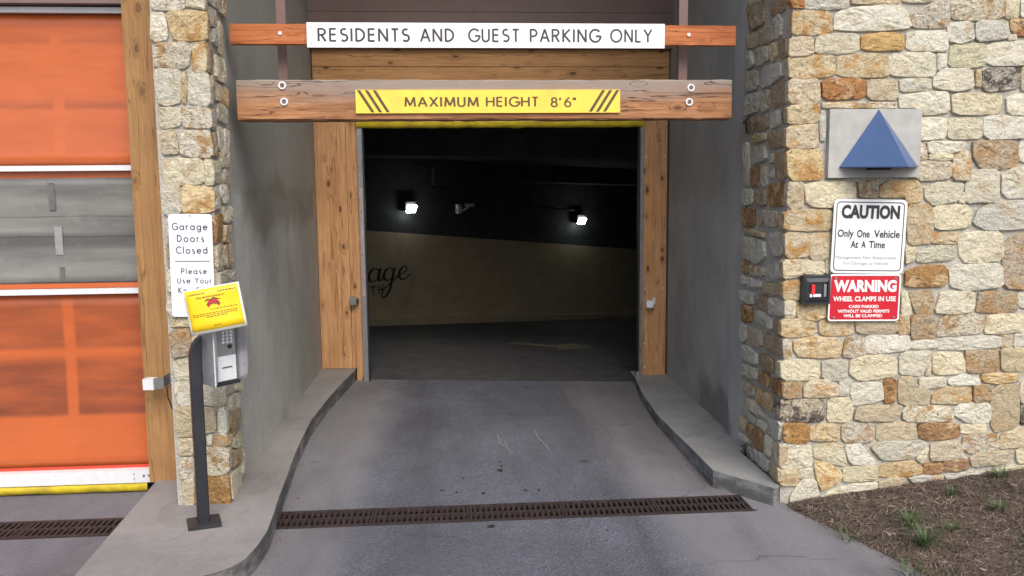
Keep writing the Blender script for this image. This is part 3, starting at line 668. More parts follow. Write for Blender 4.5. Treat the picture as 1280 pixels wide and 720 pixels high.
RIGHT_SIDE = """B940,3342,582,3300,548,3136,840,3153 B414,3274,104,3203,135,3137,247,3137,406,3164 G355,3128,228,3130,187,3087,198,2991,322,2999 T940,3132,677,3108,657,3017,940,3041 L654,3104,380,3095,344,2987,626,3012 B242,2968,93,2959,77,2841,226,2860 G940,3011,806,3002,738,2895,940,2902 M727,2996,453,2974,404,2876,705,2883 T412,2974,272,2961,266,2879,323,2856,393,2887 G940,2875,681,2859,653,2727,940,2737 G636,2859,148,2822,122,2726,517,2709,619,2736 G940,2708,559,2694,593,2571,940,2565 M544,2673,390,2686,381,2562,549,2555 B350,2688,73,2695,62,2559,328,2556 D940,2537,712,2539,719,2438,940,2435 B684,2525,407,2523,413,2434,673,2435 G358,2521,193,2530,163,2433,359,2430 D156,2532,71,2530,64,2443,126,2436 B410,2395,79,2401,64,2295,382,2294 T763,2407,452,2408,436,2357,759,2357 G940,2367,840,2356,800,2062,940,2057 G781,2331,468,2332,409,2223,749,2210 G358,2247,266,2258,262,2204,354,2201 B249,2248,61,2264,48,2086,215,2097 U771,2189,565,2186,555,2048,761,2050 G534,2181,406,2176,405,2050,524,2048 G360,2116,259,2171,254,2100 G940,2025,722,2034,705,1930,912,1918 B666,2023,420,2026,412,1919,658,1919 U385,2059,46,2067,35,1923,353,1914 U940,1892,666,1897,657,1776,940,1766 M577,1859,478,1891,199,1885,171,1783,571,1786 T152,1878,58,1880,50,1780,144,1781 T940,1748,424,1738,421,1703,940,1712 G931,1684,428,1684,407,1568,547,1519,910,1528 G382,1740,48,1748,48,1608,321,1588 U940,1506,780,1517,783,1424,940,1421 M749,1491,406,1495,432,1438,702,1423 G362,1474,304,1528,242,1509,223,1426,371,1422 G197,1548,46,1577,45,1468,174,1455 G926,1397,821,1400,827,1346,921,1336 G776,1397,495,1408,469,1357,748,1333 L433,1394,23,1424,18,1359,428,1327 G934,1290,637,1304,640,1216,928,1208 B594,1292,316,1307,309,1207,588,1202 G279,1311,4,1322,4,1228,272,1204 U940,1181,661,1193,677,1082,940,1055 G618,1169,471,1197,225,1179,220,1107,613,1107 B200,1172,50,1184,54,1093,183,1097 G940,1027,771,1052,787,932,940,905 L751,1039,426,1059,409,950,743,931 B374,1058,42,1082,14,960,378,949 G875,893,547,895,518,803,868,791 B493,898,173,914,178,820,477,803 Y129,913,22,922,22,825,111,825 G921,746,502,777,511,705,900,660 U475,773,257,795,259,707,461,699 U219,780,4,807,4,702,212,688 M913,625,757,638,575,637,579,566,906,536 S520,648,146,665,179,563,503,539 D130,659,4,679,4,564,123,568 G714,521,558,538,277,501,297,476,685,455 G900,444,513,422,533,382,897,397 T914,334,733,346,784,256,907,242 U716,335,373,368,369,223,523,216,730,252 G467,429,285,448,307,388,471,382 G269,494,4,535,48,397,261,389 W309,363,145,382,168,259,316,231 G905,211,648,231,664,192,902,165 D878,117,627,189,582,85,852,30 G575,192,213,222,228,126,566,65 L148,369,4,391,6,234,151,204 L184,219,4,225,4,135,177,128"""
PILLAR_FRONT = """M18,3162,208,3164,202,3088,25,3090 C225,3164,321,3164,317,3092,278,3103,222,3106 W18,3062,91,3068,103,2922,37,2911,7,2928 S113,3063,148,3080,324,3075,324,3030,320,2917,139,2914,121,2995 M30,2872,48,2903,211,2900,226,2861,213,2782,181,2759,29,2764,21,2815 T245,2895,317,2904,310,2731,237,2738 G28,2753,169,2748,160,2571,73,2545,29,2560,19,2691 T176,2730,199,2734,188,2559,165,2565 G217,2727,324,2725,324,2542,193,2559 C30,2534,152,2531,149,2428,49,2414,33,2440 M166,2537,323,2530,324,2415,174,2418,160,2474 L33,2399,111,2405,132,2272,41,2267 M151,2399,316,2398,324,2241,143,2254 C36,2238,268,2236,266,2090,42,2086,34,2150 C277,2230,324,2224,324,2090,273,2090 G25,2081,128,2080,125,1927,55,1904,23,1940,16,2034 S139,2080,306,2072,321,2019,314,1925,136,1915 C43,1893,129,1892,123,1774,42,1775 M141,1892,291,1890,285,1771,135,1773 B36,1763,180,1761,171,1594,32,1591 T192,1761,285,1759,277,1616,184,1606 C31,1579,113,1577,106,1463,24,1453 T124,1571,299,1586,292,1442,117,1451 U303,1892,324,1894,324,1747,301,1741 G15,1393,63,1404,63,1302,34,1302,13,1345 C81,1428,267,1412,262,1297,74,1301 C33,1290,144,1294,147,1245,36,1242 B22,1199,64,1223,135,1227,133,1075,38,1055,24,1126 T155,1281,314,1284,304,1083,151,1081 C37,1034,214,1061,214,938,148,921,48,917,34,992 C232,1054,309,1058,301,904,224,907 W35,905,136,909,128,761,57,763,37,819 W147,890,324,876,324,761,282,748,147,779 L32,739,57,750,257,738,260,601,202,584,47,568,26,621 W283,731,324,736,323,568,276,575 W211,565,235,570,229,514,208,512 T44,552,127,555,191,547,186,459,41,451 S243,558,324,559,320,496,245,495 M42,432,120,430,114,301,35,300 M136,492,324,486,324,341,297,323,127,322 C46,291,113,294,110,132,47,131 U126,303,320,309,318,137,300,129,119,132"""
PILLAR_SIDE = """G108,3133,245,3128,237,3038,110,3024 G152,3009,273,3027,253,2922,160,2929 C308,3082,406,3077,395,2892,271,2896 B29,2906,110,2909,156,2841,121,2731,12,2749 W184,2863,432,2874,429,2731,190,2723 T74,2724,142,2722,117,2590,52,2565 G157,2700,306,2696,263,2606,136,2592 T326,2699,469,2693,437,2586,309,2587 G59,2527,164,2518,129,2414,37,2418 G210,2585,423,2569,394,2475,185,2478 B55,2394,138,2389,136,2278,33,2278 W171,2435,304,2438,275,2291,164,2303 W324,2436,425,2422,398,2285,310,2287 B50,2320,160,2327,147,2263,38,2255 C187,2295,396,2301,376,2205,206,2194 C36,2222,203,2229,189,2107,21,2102 M239,2182,398,2182,387,1997,264,2057 W175,2084,300,2085,306,1984,212,1974,152,2019 G30,2076,134,2077,129,1949,8,1942 C219,1955,433,1953,425,1862,199,1857 U54,1910,164,1907,143,1749,23,1752 T194,1833,381,1831,360,1730,185,1735 M191,1716,383,1710,380,1588,224,1573,178,1601 T18,1728,161,1717,134,1580,8,1581 G10,1564,443,1543,424,1451,16,1476 G34,1443,444,1410,415,1268,32,1316 C8,1307,440,1252,419,1149,11,1209 M8,1201,444,1132,415,991,8,1067 C8,1055,429,975,411,831,8,921 C273,846,451,800,440,747,261,783 G118,868,245,840,243,778,120,797 C127,780,436,725,428,630,133,681 B106,677,416,631,365,524,136,565 B100,698,387,633,381,519,153,521,90,599 S29,550,131,541,120,490,28,493 C162,511,385,482,429,408,363,376,148,443 B84,441,374,370,344,285,88,328 C388,352,455,331,439,198,355,193 C31,305,341,266,311,123,48,132"""
wallR = thing('stone_wall', 'rubble stone wall of cream and rust stones right of the garage entrance', 'stone wall', (2.6, 5.2, 0))
bm = B(); prism(bm, [(2.099, 5.044), (6.2, 5.044), (6.2, 5.9), (2.155, 5.915)], -.3, 6.6)
obj('mortar', bm, MT['mortar'], wallR)
lay(RIGHT_FRONT, (2.08, 5.03), (1, 0), (0, -1), wallR, 3)
lay(RIGHT_SIDE, (2.085, 5.03), (.0585, .998), (-.998, .0585), wallR, 5, .002)
def filler(x0, x1, z0, z1, a, t, nrm, parent, seed):
    """rubble beyond the frame, joined into a few parts by kind of stone"""
    rr = random.Random(seed); z = z0; codes = 'WCTM'; outs = {c: B() for c in codes}
    av = Vector((a[0], a[1])); tv = Vector(t).normalized(); nv_ = Vector(nrm).normalized()
    fr = lambda s, zz, n: Vector((av.x + tv.x * s + nv_.x * n, av.y + tv.y * s + nv_.y * n, zz))
    while z < z1 - .05:
        h = min(rr.uniform(.085, .15), z1 - z); x = x0; ph = rr.uniform(0, 6)
        while x < x1 - .06:
            w = min(rr.uniform(.10, .32), x1 - x); g = .011; jz = lambda: rr.uniform(-.012, .012)
            poly = [(x + g + rr.uniform(0, .01), z + g + abs(jz())), (x + w / 2, z + g), (x + w - g, z + g + abs(jz())), (x + w - g - rr.uniform(0, .012), z + h - g - abs(jz())), (x + w / 2, z + h - g), (x + g, z + h - g - abs(jz()))]
            b, _ = stone_mesh(poly, fr, .004, rr)
            me = bpy.data.meshes.new('tmp'); b.to_mesh(me); b.free(); outs[rr.choice('WWCCCTTTM')].from_mesh(me); bpy.data.meshes.remove(me)
            x += w
        z += h
    for c in codes:
        if not outs[c].verts: outs[c].free(); continue
        col, mt = PAL[c]
        o = obj('outer_stonework', outs[c], MT[mt], parent, kind='stuff'); o.color = (*col, 1)
filler(.0, 1.74, 3.19, 6.56, (2.08, 5.03), (1, 0), (0, -1), wallR, 21)
filler(1.74, 4.0, .12, 6.56, (2.08, 5.03), (1, 0), (0, -1), wallR, 22)
filler(.01, .9, 3.30, 6.56, (2.085, 5.03), (.0585, .998), (-.998, .0585), wallR, 23)

pil = thing('stone_pillar', 'narrow rubble stone pillar behind the call station at left', 'stone pillar', (-1.56, 5.2, .12))
bm = B(); prism(bm, [(-1.712, 5.034), (-1.408, 5.034), (-1.43, 5.56), (-1.712, 5.56)], .1, 6.6)
obj('mortar', bm, MT['mortar'], pil)
lay(PILLAR_FRONT, (-1.72, 5.02), (1, 0), (0, -1), pil, 8)
lay(PILLAR_SIDE, (-1.395, 5.02), (-.0258, .9997), (.9997, .0258), pil, 9, .002)
filler(.01, .32, 3.18, 6.56, (-1.72, 5.02), (1, 0), (0, -1), pil, 24)
filler(.01, .52, 3.14, 6.56, (-1.395, 5.02), (-.0258, .9997), (.9997, .0258), pil, 25)

# ------------------------------------------------------------------ mulch bed, pine straw, grass
def bed_edge(y):
    e = edge
    for (xa, ya), (xb, yb) in zip(e, e[1:]):
        if yb <= y <= ya: return xa + (xb - xa) * (y - ya) / (yb - ya)
    return e[0][0] if y > e[0][1] else e[-1][0]
def bed_z(x, y):
    d = max(0, x - bed_edge(min(y, 5.03)))
    z = -.03 + min(d, .12) * .3 + min(d, 2.5) * .105
    return z + .014 * noise.noise(Vector((x * 5, y * 5, 0))) * min(1, d * 5) + .008 * noise.noise(Vector((x * 19, y * 19, 3))) * min(1, d * 5)
bm = B()
ys = lin(5.06, 2.4, 60) + lin(2.2, -9, 16)
rows = []
for y in ys:
    e = bed_edge(min(y, 5.03)) - .03
    rows.append([bm.verts.new((e + s, y, bed_z(e + s, y) if s > 0 else -.2)) for s in [0, .01, .04, .08] + lin(.12, 2.6, 50) + [3.4, 5, 9]])
for r0, r1 in zip(rows, rows[1:]):
    for i in range(len(r0) - 1): bm.faces.new((r0[i], r0[i + 1], r1[i + 1], r1[i]))
struct('mulch_bed', bm, MT['soil'], smooth=True)
def straw(n, mat, seed, wmin, wmax, lmin, lmax):
    rr = random.Random(seed); bm = B()
    for _ in range(n):
        y = 5.0 - 1.8 * rr.random() ** 1.1; e = bed_edge(y); x = e + rr.uniform(-.035, .03) + (1.9) * rr.random() ** 1.15
        clump = noise.noise(Vector((x * 3, y * 3, seed)))
        if clump < -.15 and rr.random() < .6: continue
        L = rr.uniform(lmin, lmax); a = rr.gauss(.15, .75) if rr.random() < .7 else rr.uniform(0, 6.28)
        w = rr.uniform(wmin, wmax); dx, dy = math.cos(a) * L / 2, math.sin(a) * L / 2
        px_, py_ = -math.sin(a) * w, math.cos(a) * w; bend = rr.uniform(-.012, .012)
        P = []
        for k in (-1, 0, 1):
            X = x + dx * k + (px_ / w) * bend * (k == 0); Y = y + dy * k + (py_ / w) * bend * (k == 0)
            Y = min(Y, 5.005)
            P.append((X, Y, max(.004, bed_z(X, Y) + .006) + rr.uniform(0, .014) * (X > bed_edge(Y)) + .001))
        q = []
        for (X, Y, Z), ww in zip(P, (.5, 1, .3)):
            q.append((bm.verts.new((X + px_ * ww, Y + py_ * ww, Z)), bm.verts.new((X - px_ * ww, Y - py_ * ww, Z + w * .4))))
        for s0, s1 in zip(q, q[1:]): bm.faces.new((s0[0], s0[1], s1[1], s1[0]))
    return bm
tag(obj('pine_straw', straw(9000, None, 4, .0009, .0018, .05, .13), MT['straw']), 'brown pine straw scattered over the mulch bed', 'pine straw', kind='stuff')
tag(obj('dry_grass', straw(3200, None, 5, .001, .002, .04, .10), MT['straw_pale']), 'pale dry needles mixed in the mulch bed', 'dry needles', kind='stuff')
def chips(n, seed):
    rr = random.Random(seed); bm = B()
    for _ in range(n):
        y = 5.0 - 1.9 * rr.random(); x = bed_edge(y) + .02 + 1.9 * rr.random(); s = rr.uniform(.004, .016)
        a = rr.uniform(0, 3.1); M = Matrix.Translation((x, y, bed_z(x, y) + .004)) @ Matrix.Rotation(a, 4, 'Z') @ Matrix.Rotation(rr.uniform(-.5, .5), 4, 'X')
        vs = box(bm, -s, s, -s * .5, s * .5, -s * .2, s * .25)
        for v in vs: v.co = M @ v.co
    return bm
tag(obj('bark_chips', chips(1400, 6), MT['soil']), 'dark bark chips lying on the mulch bed', 'bark chips', kind='stuff')
tag(obj('pale_chips', chips(220, 16), MT['straw_pale']), 'small pale wood chips on the mulch bed', 'wood chips', kind='stuff')
def tuft(x, y, n, h, sp, label, seed):
    rr = random.Random(seed); z0 = bed_z(x, y); root = thing('grass_tuft', label, 'grass', (x, y, z0), 'green grass tufts in the mulch bed')
    bm = B()
    for _ in range(int(n * 1.5)):
        a = rr.uniform(0, 6.28); r = rr.uniform(0, sp * .35); L = 1.35 * h * rr.uniform(.5, 1.1); lean = rr.uniform(.2, 1.1); w = rr.uniform(.002, .0042)
        bx_, by_ = x + r * math.cos(a), y + r * math.sin(a); a += rr.uniform(-.7, .7); prev = None
        for k in range(4):
            u = k / 3; d = lean * L * u * u * .9 + .2 * L * u
            c = Vector((bx_ + math.cos(a) * d, by_ + math.sin(a) * d, z0 + L * (u - .35 * lean * u * u)))
            s = Vector((-math.sin(a), math.cos(a), 0)) * w * (1 - u * .85)
            cur = (bm.verts.new(c + s), bm.verts.new(c - s))
            if prev: bm.faces.new((prev[0], prev[1], cur[1], cur[0]))
            prev = cur
    obj('blades', bm, MT['grass_green'], root, kind='stuff')
for x, y, n_, h, sp, lb in ((2.66, 4.50, 34, .10, .16, 'upper green grass tuft among the straw, just above the widest tuft'),
                            (2.60, 4.24, 60, .12, .24, 'widest leafy green grass tuft in the middle of the bed'),
                            (2.37, 3.98, 40, .09, .16, 'grass tuft nearest the slanted concrete edge low in the bed'),
                            (2.50, 3.80, 46, .09, .14, 'bright grass tuft at the very bottom of the frame'),
                            (2.25, 4.42, 16, .10, .05, 'thin upright grass sprig near the concrete edge'),
                            (2.84, 4.36, 26, .05, .12, 'low grass tuft right of the widest tuft'),
                            (3.22, 4.50, 34, .07, .12, 'grass tuft at the right edge of the bed away from the wall'),
                            (3.52, 4.93, 40, .07, .20, 'grass tuft against the wall base at far right'),
                            (3.10, 4.78, 24, .07, .10, 'small grass tuft near the wall base in shadow'),
                            (3.12, 4.12, 20, .05, .10, 'grass tuft low at the right edge of the frame')):
    tuft(x, y, n_, h, sp, lb, int(x * 1000 + y * 10))

# ------------------------------------------------------------------ trench drains
def grate_mesh(L, W, pitch):
    bm = B(); t0, t1 = -.022, .004
    box(bm, 0, L - .003, 0, .022, t0, t1); box(bm, 0, L - .003, W - .022, W, t0, t1); box(bm, 0, L - .003, W / 2 - .010, W / 2 + .010, t0, t1 - .0005)
    x = 0
    n_ = int(L / pitch)
    for k in range(n_ + 1):
        xc = min(max(.008, k * L / n_), L - .011)
        w = .0085 if 0 < k < n_ else .008
        box(bm, xc - w, xc + w, .021, W / 2 - .009, t0, t1 - .001); box(bm, xc - w, xc + w, W / 2 + .009, W - .021, t0, t1 - .001)
    me = bpy.data.meshes.new('grate'); bm.to_mesh(me); bm.free(); me.materials.append(MT['rust_iron']); return me
def drain(label, x0, y0, n_, L, W):
    root = thing('trench_drain', label, 'drain', (x0, y0, 0), 'trench drains across the driveway')
    me = grate_mesh(L, W, .0345)
    for k in range(n_):
        o = bpy.data.objects.new('grate', me); COL.objects.link(o); o.parent = root
        o.location = (k * L, R.uniform(-.002, .002), R.uniform(-.001, .0015))
    bm = bbox(x0 - .02, x0 + n_ * L + .02, y0 - .006, y0 + W + .02, -.25, -.20)
    box(bm, x0 - .02, x0 + n_ * L + .02, y0 - .008, y0 + .008, -.2, .0015); box(bm, x0 - .02, x0 + n_ * L + .02, y0 + W - .008, y0 + W + .012, -.2, .0015)
    obj('channel', bm, MT['rust_iron'], root)
drain('long rusty iron trench drain across the entrance lane between the kerbs', -1.125, 4.925, 5, .602, .26)
drain('short rusty iron trench drain in front of the orange garage door', -5.12, 4.925, 5, .62, .26)
bm = B(); box(bm, -9, -5.14, 4.91, 5.2, -.3, 0); struct('driveway_patch', bm, MT['driveway'])
# chalky scratch marks on the lane
bm = B()
def scratch(pts, w=.004):
    prev = None
    for i, (x, y) in enumerate(pts):
        z = road_z(x, y) + .005; cur = (bm.verts.new((x - w, y, z)), bm.verts.new((x + w, y, z)))
        if prev: bm.faces.new((prev[0], prev[1], cur[1], cur[0]))
        prev = cur
scratch([(.35, 6.72), (.36, 6.5), (.385, 6.38)]); scratch([(.40, 6.5), (.41, 6.35), (.44, 6.2)]); scratch([(.67, 6.85), (.685, 6.6), (.72, 6.4), (.735, 6.28)])
struct('scratch_marks', bm, MT['chalk'])
def blot(bm, x, y, rx, ry, seed):
    rr = random.Random(seed); vs = []
    for k in range(12):
        a = 2 * math.pi * k / 12; r = rr.uniform(.6, 1.15); X, Y = x + rx * r * math.cos(a), y + ry * r * math.sin(a)
        vs.append(bm.verts.new((X, Y, road_z(X, Y) + .004)))
    bm.faces.new(vs)
bm = B()
for i, (x, y, a, b) in enumerate(((.32, 5.84, .022, .035), (.335, 5.93, .014, .012), (.325, 6.03, .012, .012), (.18, 5.39, .016, .022), (.21, 4.83, .026, .03), (.47, 5.42, .014, .016), (.05, 5.70, .008, .018), (.56, 5.41, .012, .02), (.0, 5.42, .01, .02), (.9, 4.7, .01, .01), (-.1, 5.47, .012, .014))):
    blot(bm, x, y, a, b, i)
struct('oil_spots', bm, MT['print_black'])

# grit and needles gathered along the kerbs and the drain
def grit(n, seed, spots, mat):
    rr = random.Random(seed); bm = B()
    for _ in range(n):
        (x0, y0), (x1, y1), sp = rr.choice(spots); t = rr.random(); x = x0 + (x1 - x0) * t + rr.gauss(0, sp); y = y0 + (y1 - y0) * t + rr.gauss(0, sp)
        s = rr.uniform(.002, .006) * (1 if rr.random() < .93 else 1.7); zb_ = max(0, road_z(x, y)) if y > 5.2 else 0.0
        if 4.90 < y < 5.22: continue
        M = Matrix.Translation((x, y, zb_ + s * .4)) @ Matrix.Rotation(rr.uniform(0, 3), 4, 'Z') @ Matrix.Rotation(rr.uniform(-.5, .5), 4, 'X')
        for v in box(bm, -s, s, -s * .7, s * .7, -s * .5, s * .5): v.co = M @ v.co
    return bm
tag(obj('loose_grit', grit(200, 31, [((-1.08, 5.25), (-1.0, 4.2), .015), ((1.72, 5.3), (1.74, 6.4), .012), ((1.8, 5.24), (2.08, 5.0), .02), ((2.1, 5.0), (2.45, 3.95), .03), ((-1, 4.6), (2.2, 4.2), .25), ((-.8, 5.6), (1.6, 5.9), .3)], 0), MT['straw']), 'small brownish grit scattered on the driveway', 'grit', kind='stuff')
# ------------------------------------------------------------------ orange garage door at left
gd = thing('garage_door', 'closed orange fabric roll-up garage door with a grey window band', 'garage door', (-3.2, 5.7, 0))
def sag_panel(z0, z1, y, amp):
    bm = B()
    grid(bm, lin(-4.7, -2.03, 40), lin(z0, z1, 14), lambda x, z: 0)
    for v in bm.verts:
        x, z = v.co.x, v.co.y; u = (z - z0) / (z1 - z0)
        v.co = Vector((x, y + amp * math.sin(math.pi * u) * (.7 + .3 * noise.noise(Vector((x * 1.2, z, 0)))) + .004 * noise.noise(Vector((x * 6, z * 3, 2))), z))
    r = bmesh.ops.extrude_face_region(bm, geom=bm.faces[:])
    bmesh.ops.translate(bm, verts=[v for v in r['geom'] if isinstance(v, bmesh.types.BMVert)], vec=(0, .006, 0))
    return bm
obj('orange_panel', sag_panel(.163, 1.375, 5.71, .03), MT['orange_vinyl'], gd, smooth=True, label='lower orange fabric panel with painted-in shadow bands showing through')
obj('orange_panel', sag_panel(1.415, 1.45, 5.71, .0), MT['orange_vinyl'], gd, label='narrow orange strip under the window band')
obj('window_panel', sag_panel(1.45, 2.15, 5.708, .02), MT['clear_vinyl'], gd, smooth=True, label='grey see-through vinyl window band')
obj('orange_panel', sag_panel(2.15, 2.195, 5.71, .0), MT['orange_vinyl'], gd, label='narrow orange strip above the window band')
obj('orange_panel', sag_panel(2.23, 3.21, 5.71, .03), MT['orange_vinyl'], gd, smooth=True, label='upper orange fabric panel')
for z0, z1 in ((1.378, 1.414), (2.195, 2.23), (3.205, 3.24)):
    obj('wind_bar', bbox(-4.7, -2.04, 5.665, 5.70, z0, z1, .005), MT['white_metal'], gd)
obj('red_hem', bbox(-4.7, -2.07, 5.695, 5.70, .166, .186), MT['red_hem'], gd)
obj('strap', bbox(-2.665, -2.625, 5.7085, 5.7105, 1.94, 2.12), MT['strap_grey'], gd, label='dark strap on the window band')
obj('strap', bbox(-2.645, -2.595, 5.7125, 5.7145, 1.64, 1.83), MT['strap_pale'], gd, label='pale strap with a buckle on the window band')
obj('strap', bbox(-2.625, -2.595, 5.7065, 5.7085, 1.47, 1.56), MT['strap_grey'], gd, label='short dark strap low on the window band')
bb = obj('bottom_bar', bbox(-4.7, -2.07, 5.64, 5.70, .075, .165, .004), MT['white_metal'], gd)
for x, z in ((-2.10, .125), (-2.135, .125), (-2.20, .14), (-2.20, .105)):
    bm = B(); tube(bm, [(x, 5.64, z), (x, 5.633, z)], .008 if x > -2.15 else .004, 8); obj('bolt', bm, MT['grey_metal'], bb)
bm = B(); grid(bm, lin(-4.7, -2.12, 60), lin(0, 1, 8), lambda x, y: 0)
for v in bm.verts:
    a = v.co.y * math.pi; x = v.co.x
    v.co = Vector((x, 5.69 - .045 * math.sin(a) - .006 * noise.noise(Vector((x * 9, a, 0))), .045 + .045 * math.cos(a) + .006 * noise.noise(Vector((x * 7, a * 2, 5)))))
obj('bottom_seal', bm, MT['yellow_vinyl'], gd, smooth=True, label='yellow padded bottom seal')
obj('side_track', bbox(-2.065, -2.0, 5.62, 5.76, .02, 3.4), MT['brown_steel'], gd)
obj('header_cover', bbox(-4.7, -1.95, 5.6, 5.8, 3.25, 4.3), MT['fascia_brown'], gd)
tag(obj('door_jamb_post', bbox(-2.045, -1.735, 5.50, 5.72, .122, 4.3, .006), MT['post_wood']), 'tall brown timber post between the orange door and the stone pillar', 'timber post')
tag(obj('door_jamb_post', bbox(-5.0, -4.7, 5.5, 5.72, 0, 4.3, .006), MT['post_wood']), 'timber post at the far side of the orange door', 'timber post')
struct('side_building_wall', bbox(-9, -5.0, 5.45, 6, -.2, 4.6), MT['concrete_plain'])
# photo eye sensor on the post
sn = thing('photo_eye_sensor', 'grey photo eye sensor on a bracket of the brown post beside the orange door', 'sensor', (-1.93, 5.45, .82))
obj('sensor_head', xform(bbox(-1.995, -1.925, 5.35, 5.42, .785, .855, .004), rot_about((-1.96, 5.4, .82), -.1, 'Z')), MT['white_metal'], sn)
bm = bbox(-1.925, -1.875, 5.36, 5.366, .79, .862); box(bm, -1.875, -1.869, 5.36, 5.50, .80, .868)
obj('bracket', bm, MT['grey_metal'], sn)
obj('junction', bbox(-1.868, -1.835, 5.46, 5.498, .80, .87, .004), MT['grey_metal'], sn)
bm = B(); tube(bm, [(-1.90, 5.49, .80), (-1.895, 5.494, .70), (-1.87, 5.494, .62), (-1.82, 5.49, .585)], .004, 6)
obj('cable', bm, MT['black_paint'], sn, smooth=True)

# ------------------------------------------------------------------ garage opening
DY = 8.7
lp = thing('door_frame_post', 'cedar door frame of three upright boards left of the dark opening', 'timber frame', (-1.15, DY, .2), 'cedar posts of the garage opening')
obj('board', bbox(-1.395, -1.165, DY, DY + .12, .205, 3.15, .004), MT['cedar'], lp)
obj('board', bbox(-1.162, -1.075, DY - .012, DY + .12, .205, 3.15, .004), MT['cedar'], lp)
obj('board', bbox(-1.072, -.985, DY - .004, DY + .12, .205, 3.15, .004), MT['cedar'], lp)
obj('jamb_strip', bbox(-1.03, -.955, DY - .02, DY + .10, .06, 3.15, .003), MT['cedar'], lp)
rp = thing('door_frame_post', 'single wide cedar board with knots right of the dark opening', 'timber frame', (2.15, DY, .04), 'cedar posts of the garage opening')
obj('board', bbox(2.03, 2.288, DY - .02, DY + .12, .05, 3.15, .004), MT['cedar'], rp)
for x, z in ((2.06, 2.4), (2.06, 1.0), (2.06, .4), (2.26, 2.4), (2.26, 1.0), (2.06, .14)):
    bm = B(); tube(bm, [(x, DY - .02, z), (x, DY - .024, z)], .008, 8); obj('screw_head', bm, MT['white_metal'], rp)
hd = thing('door_header', 'stacked cedar planks above the opening behind the height beam', 'timber header', (.45, DY, 3.1))
obj('plank', bbox(-1.385, 2.30, DY - .02, DY + .12, 3.33, 3.50, .004), MT['cedar_header'], hd)
obj('plank', bbox(-1.385, 2.30, DY - .012, DY + .12, 3.155, 3.327, .004), MT['cedar_header'], hd)
obj('plank', bbox(-1.385, 2.30, DY - .02, DY + .12, 2.80, 3.152, .004), MT['cedar_header'], hd)
fa = thing('fascia_cladding', 'dull brown cladding panels high above the garage opening', 'cladding', (.45, DY, 3.5))
zz = [3.502, 3.86, 4.1, 6.34]
for i in range(3):
    obj('panel', bbox(-1.40, 2.31, DY - .09 + .006 * i, DY + .1, zz[i] + .001, zz[i + 1] - .004, .003), MT['fascia_brown'], fa)
# raised door: its yellow bottom roll, tracks with light strips
rd = thing('raised_garage_door', 'raised garage door whose yellow padded edge shows under the height beam', 'garage door', (.5, 8.6, 2.7))
bm = B(); grid(bm, lin(-.955, 2.02, 70), lin(0, 1, 12), lambda x, y: 0)
for v in bm.verts:
    a = v.co.y * 2 * math.pi; x = v.co.x
    v.co = Vector((x, 8.66 - .05 * math.cos(a), 2.765 + .060 * math.sin(a) + .008 * noise.noise(Vector((x * 8, a, 1))) * (math.sin(a) < 0)))
obj('bottom_seal', bm, MT['yellow_vinyl'], rd, smooth=True)
obj('bottom_bar', bbox(-.955, 2.02, 8.62, 8.68, 2.84, 3.0, .004), MT['white_metal'], rd)
for x0, x1, side in ((-.955, -.905, 0), (1.995, 2.028, 1)):
    t = obj('track', bbox(x0, x1, DY - .05, DY + .06, .05 if side == 0 else .0, 2.72), MT['grey_metal'], rd)
    obj('rubber_lip', bbox(x1 + .002, x1 + .014, DY - .03, DY + .05, .05, 2.7) if side == 0 else bbox(x0 - .014, x0 - .002, DY - .03, DY + .05, .0, 2.7), MT['black_paint'], t)
    if side == 0:
        bm = B()
        for k in range(44):
            z = 1.0 + k * .0245; box(bm, x0 + .020, x0 + .030, DY - .0545, DY - .049, z, z + .007)
        obj('reflector_dots', bm, MT['red_plastic'], t, kind='stuff')
        obj('light_strip', bbox(x0 + .012, x0 + .042, DY - .053, DY - .0495, .98, 2.1), MT['steel'], t)
ss = thing('photo_eye_sensor', 'small grey sensor on the left cedar frame', 'sensor', (-1.04, 8.66, .93), 'photo eyes of the open garage door')
obj('sensor_head', bbox(-1.075, -1.005, 8.62, 8.68, .89, .97, .004), MT['grey_metal'], ss)
obj('bracket', bbox(-1.003, -.985, 8.60, 8.68, .90, .95), MT['black_paint'], ss)
bm = B(); tube(bm, [(-1.04, 8.655, .89), (-1.05, 8.66, .85), (-1.07, 8.675, .82)], .005, 6); obj('cable', bm, MT['grey_metal'], ss)
s2 = thing('photo_eye_sensor', 'small white sensor on the right cedar board', 'sensor', (2.1, 8.64, .85), 'photo eyes of the open garage door')
obj('sensor_head', bbox(2.06, 2.135, 8.60, 8.66, .80, .875, .004), MT['sign_white'], s2)
obj('bracket', bbox(2.137, 2.165, 8.645, 8.678, .83, .90, .003), MT['white_metal'], s2)
bm = B(); tube(bm, [(2.15, 8.67, .83), (2.148, 8.676, .78), (2.15, 8.676, .755)], .005, 6); obj('cable', bm, MT['black_paint'], s2)
# rags / bumper at the right jamb foot
bm = bbox(1.955, 2.0, 8.60, 8.66, -.04, .10, .012, 2); obj_b = tag(obj('jamb_bumper', bm, MT['concrete_plain'], smooth=True), 'small pale bumper at the foot of the right door track', 'bumper')

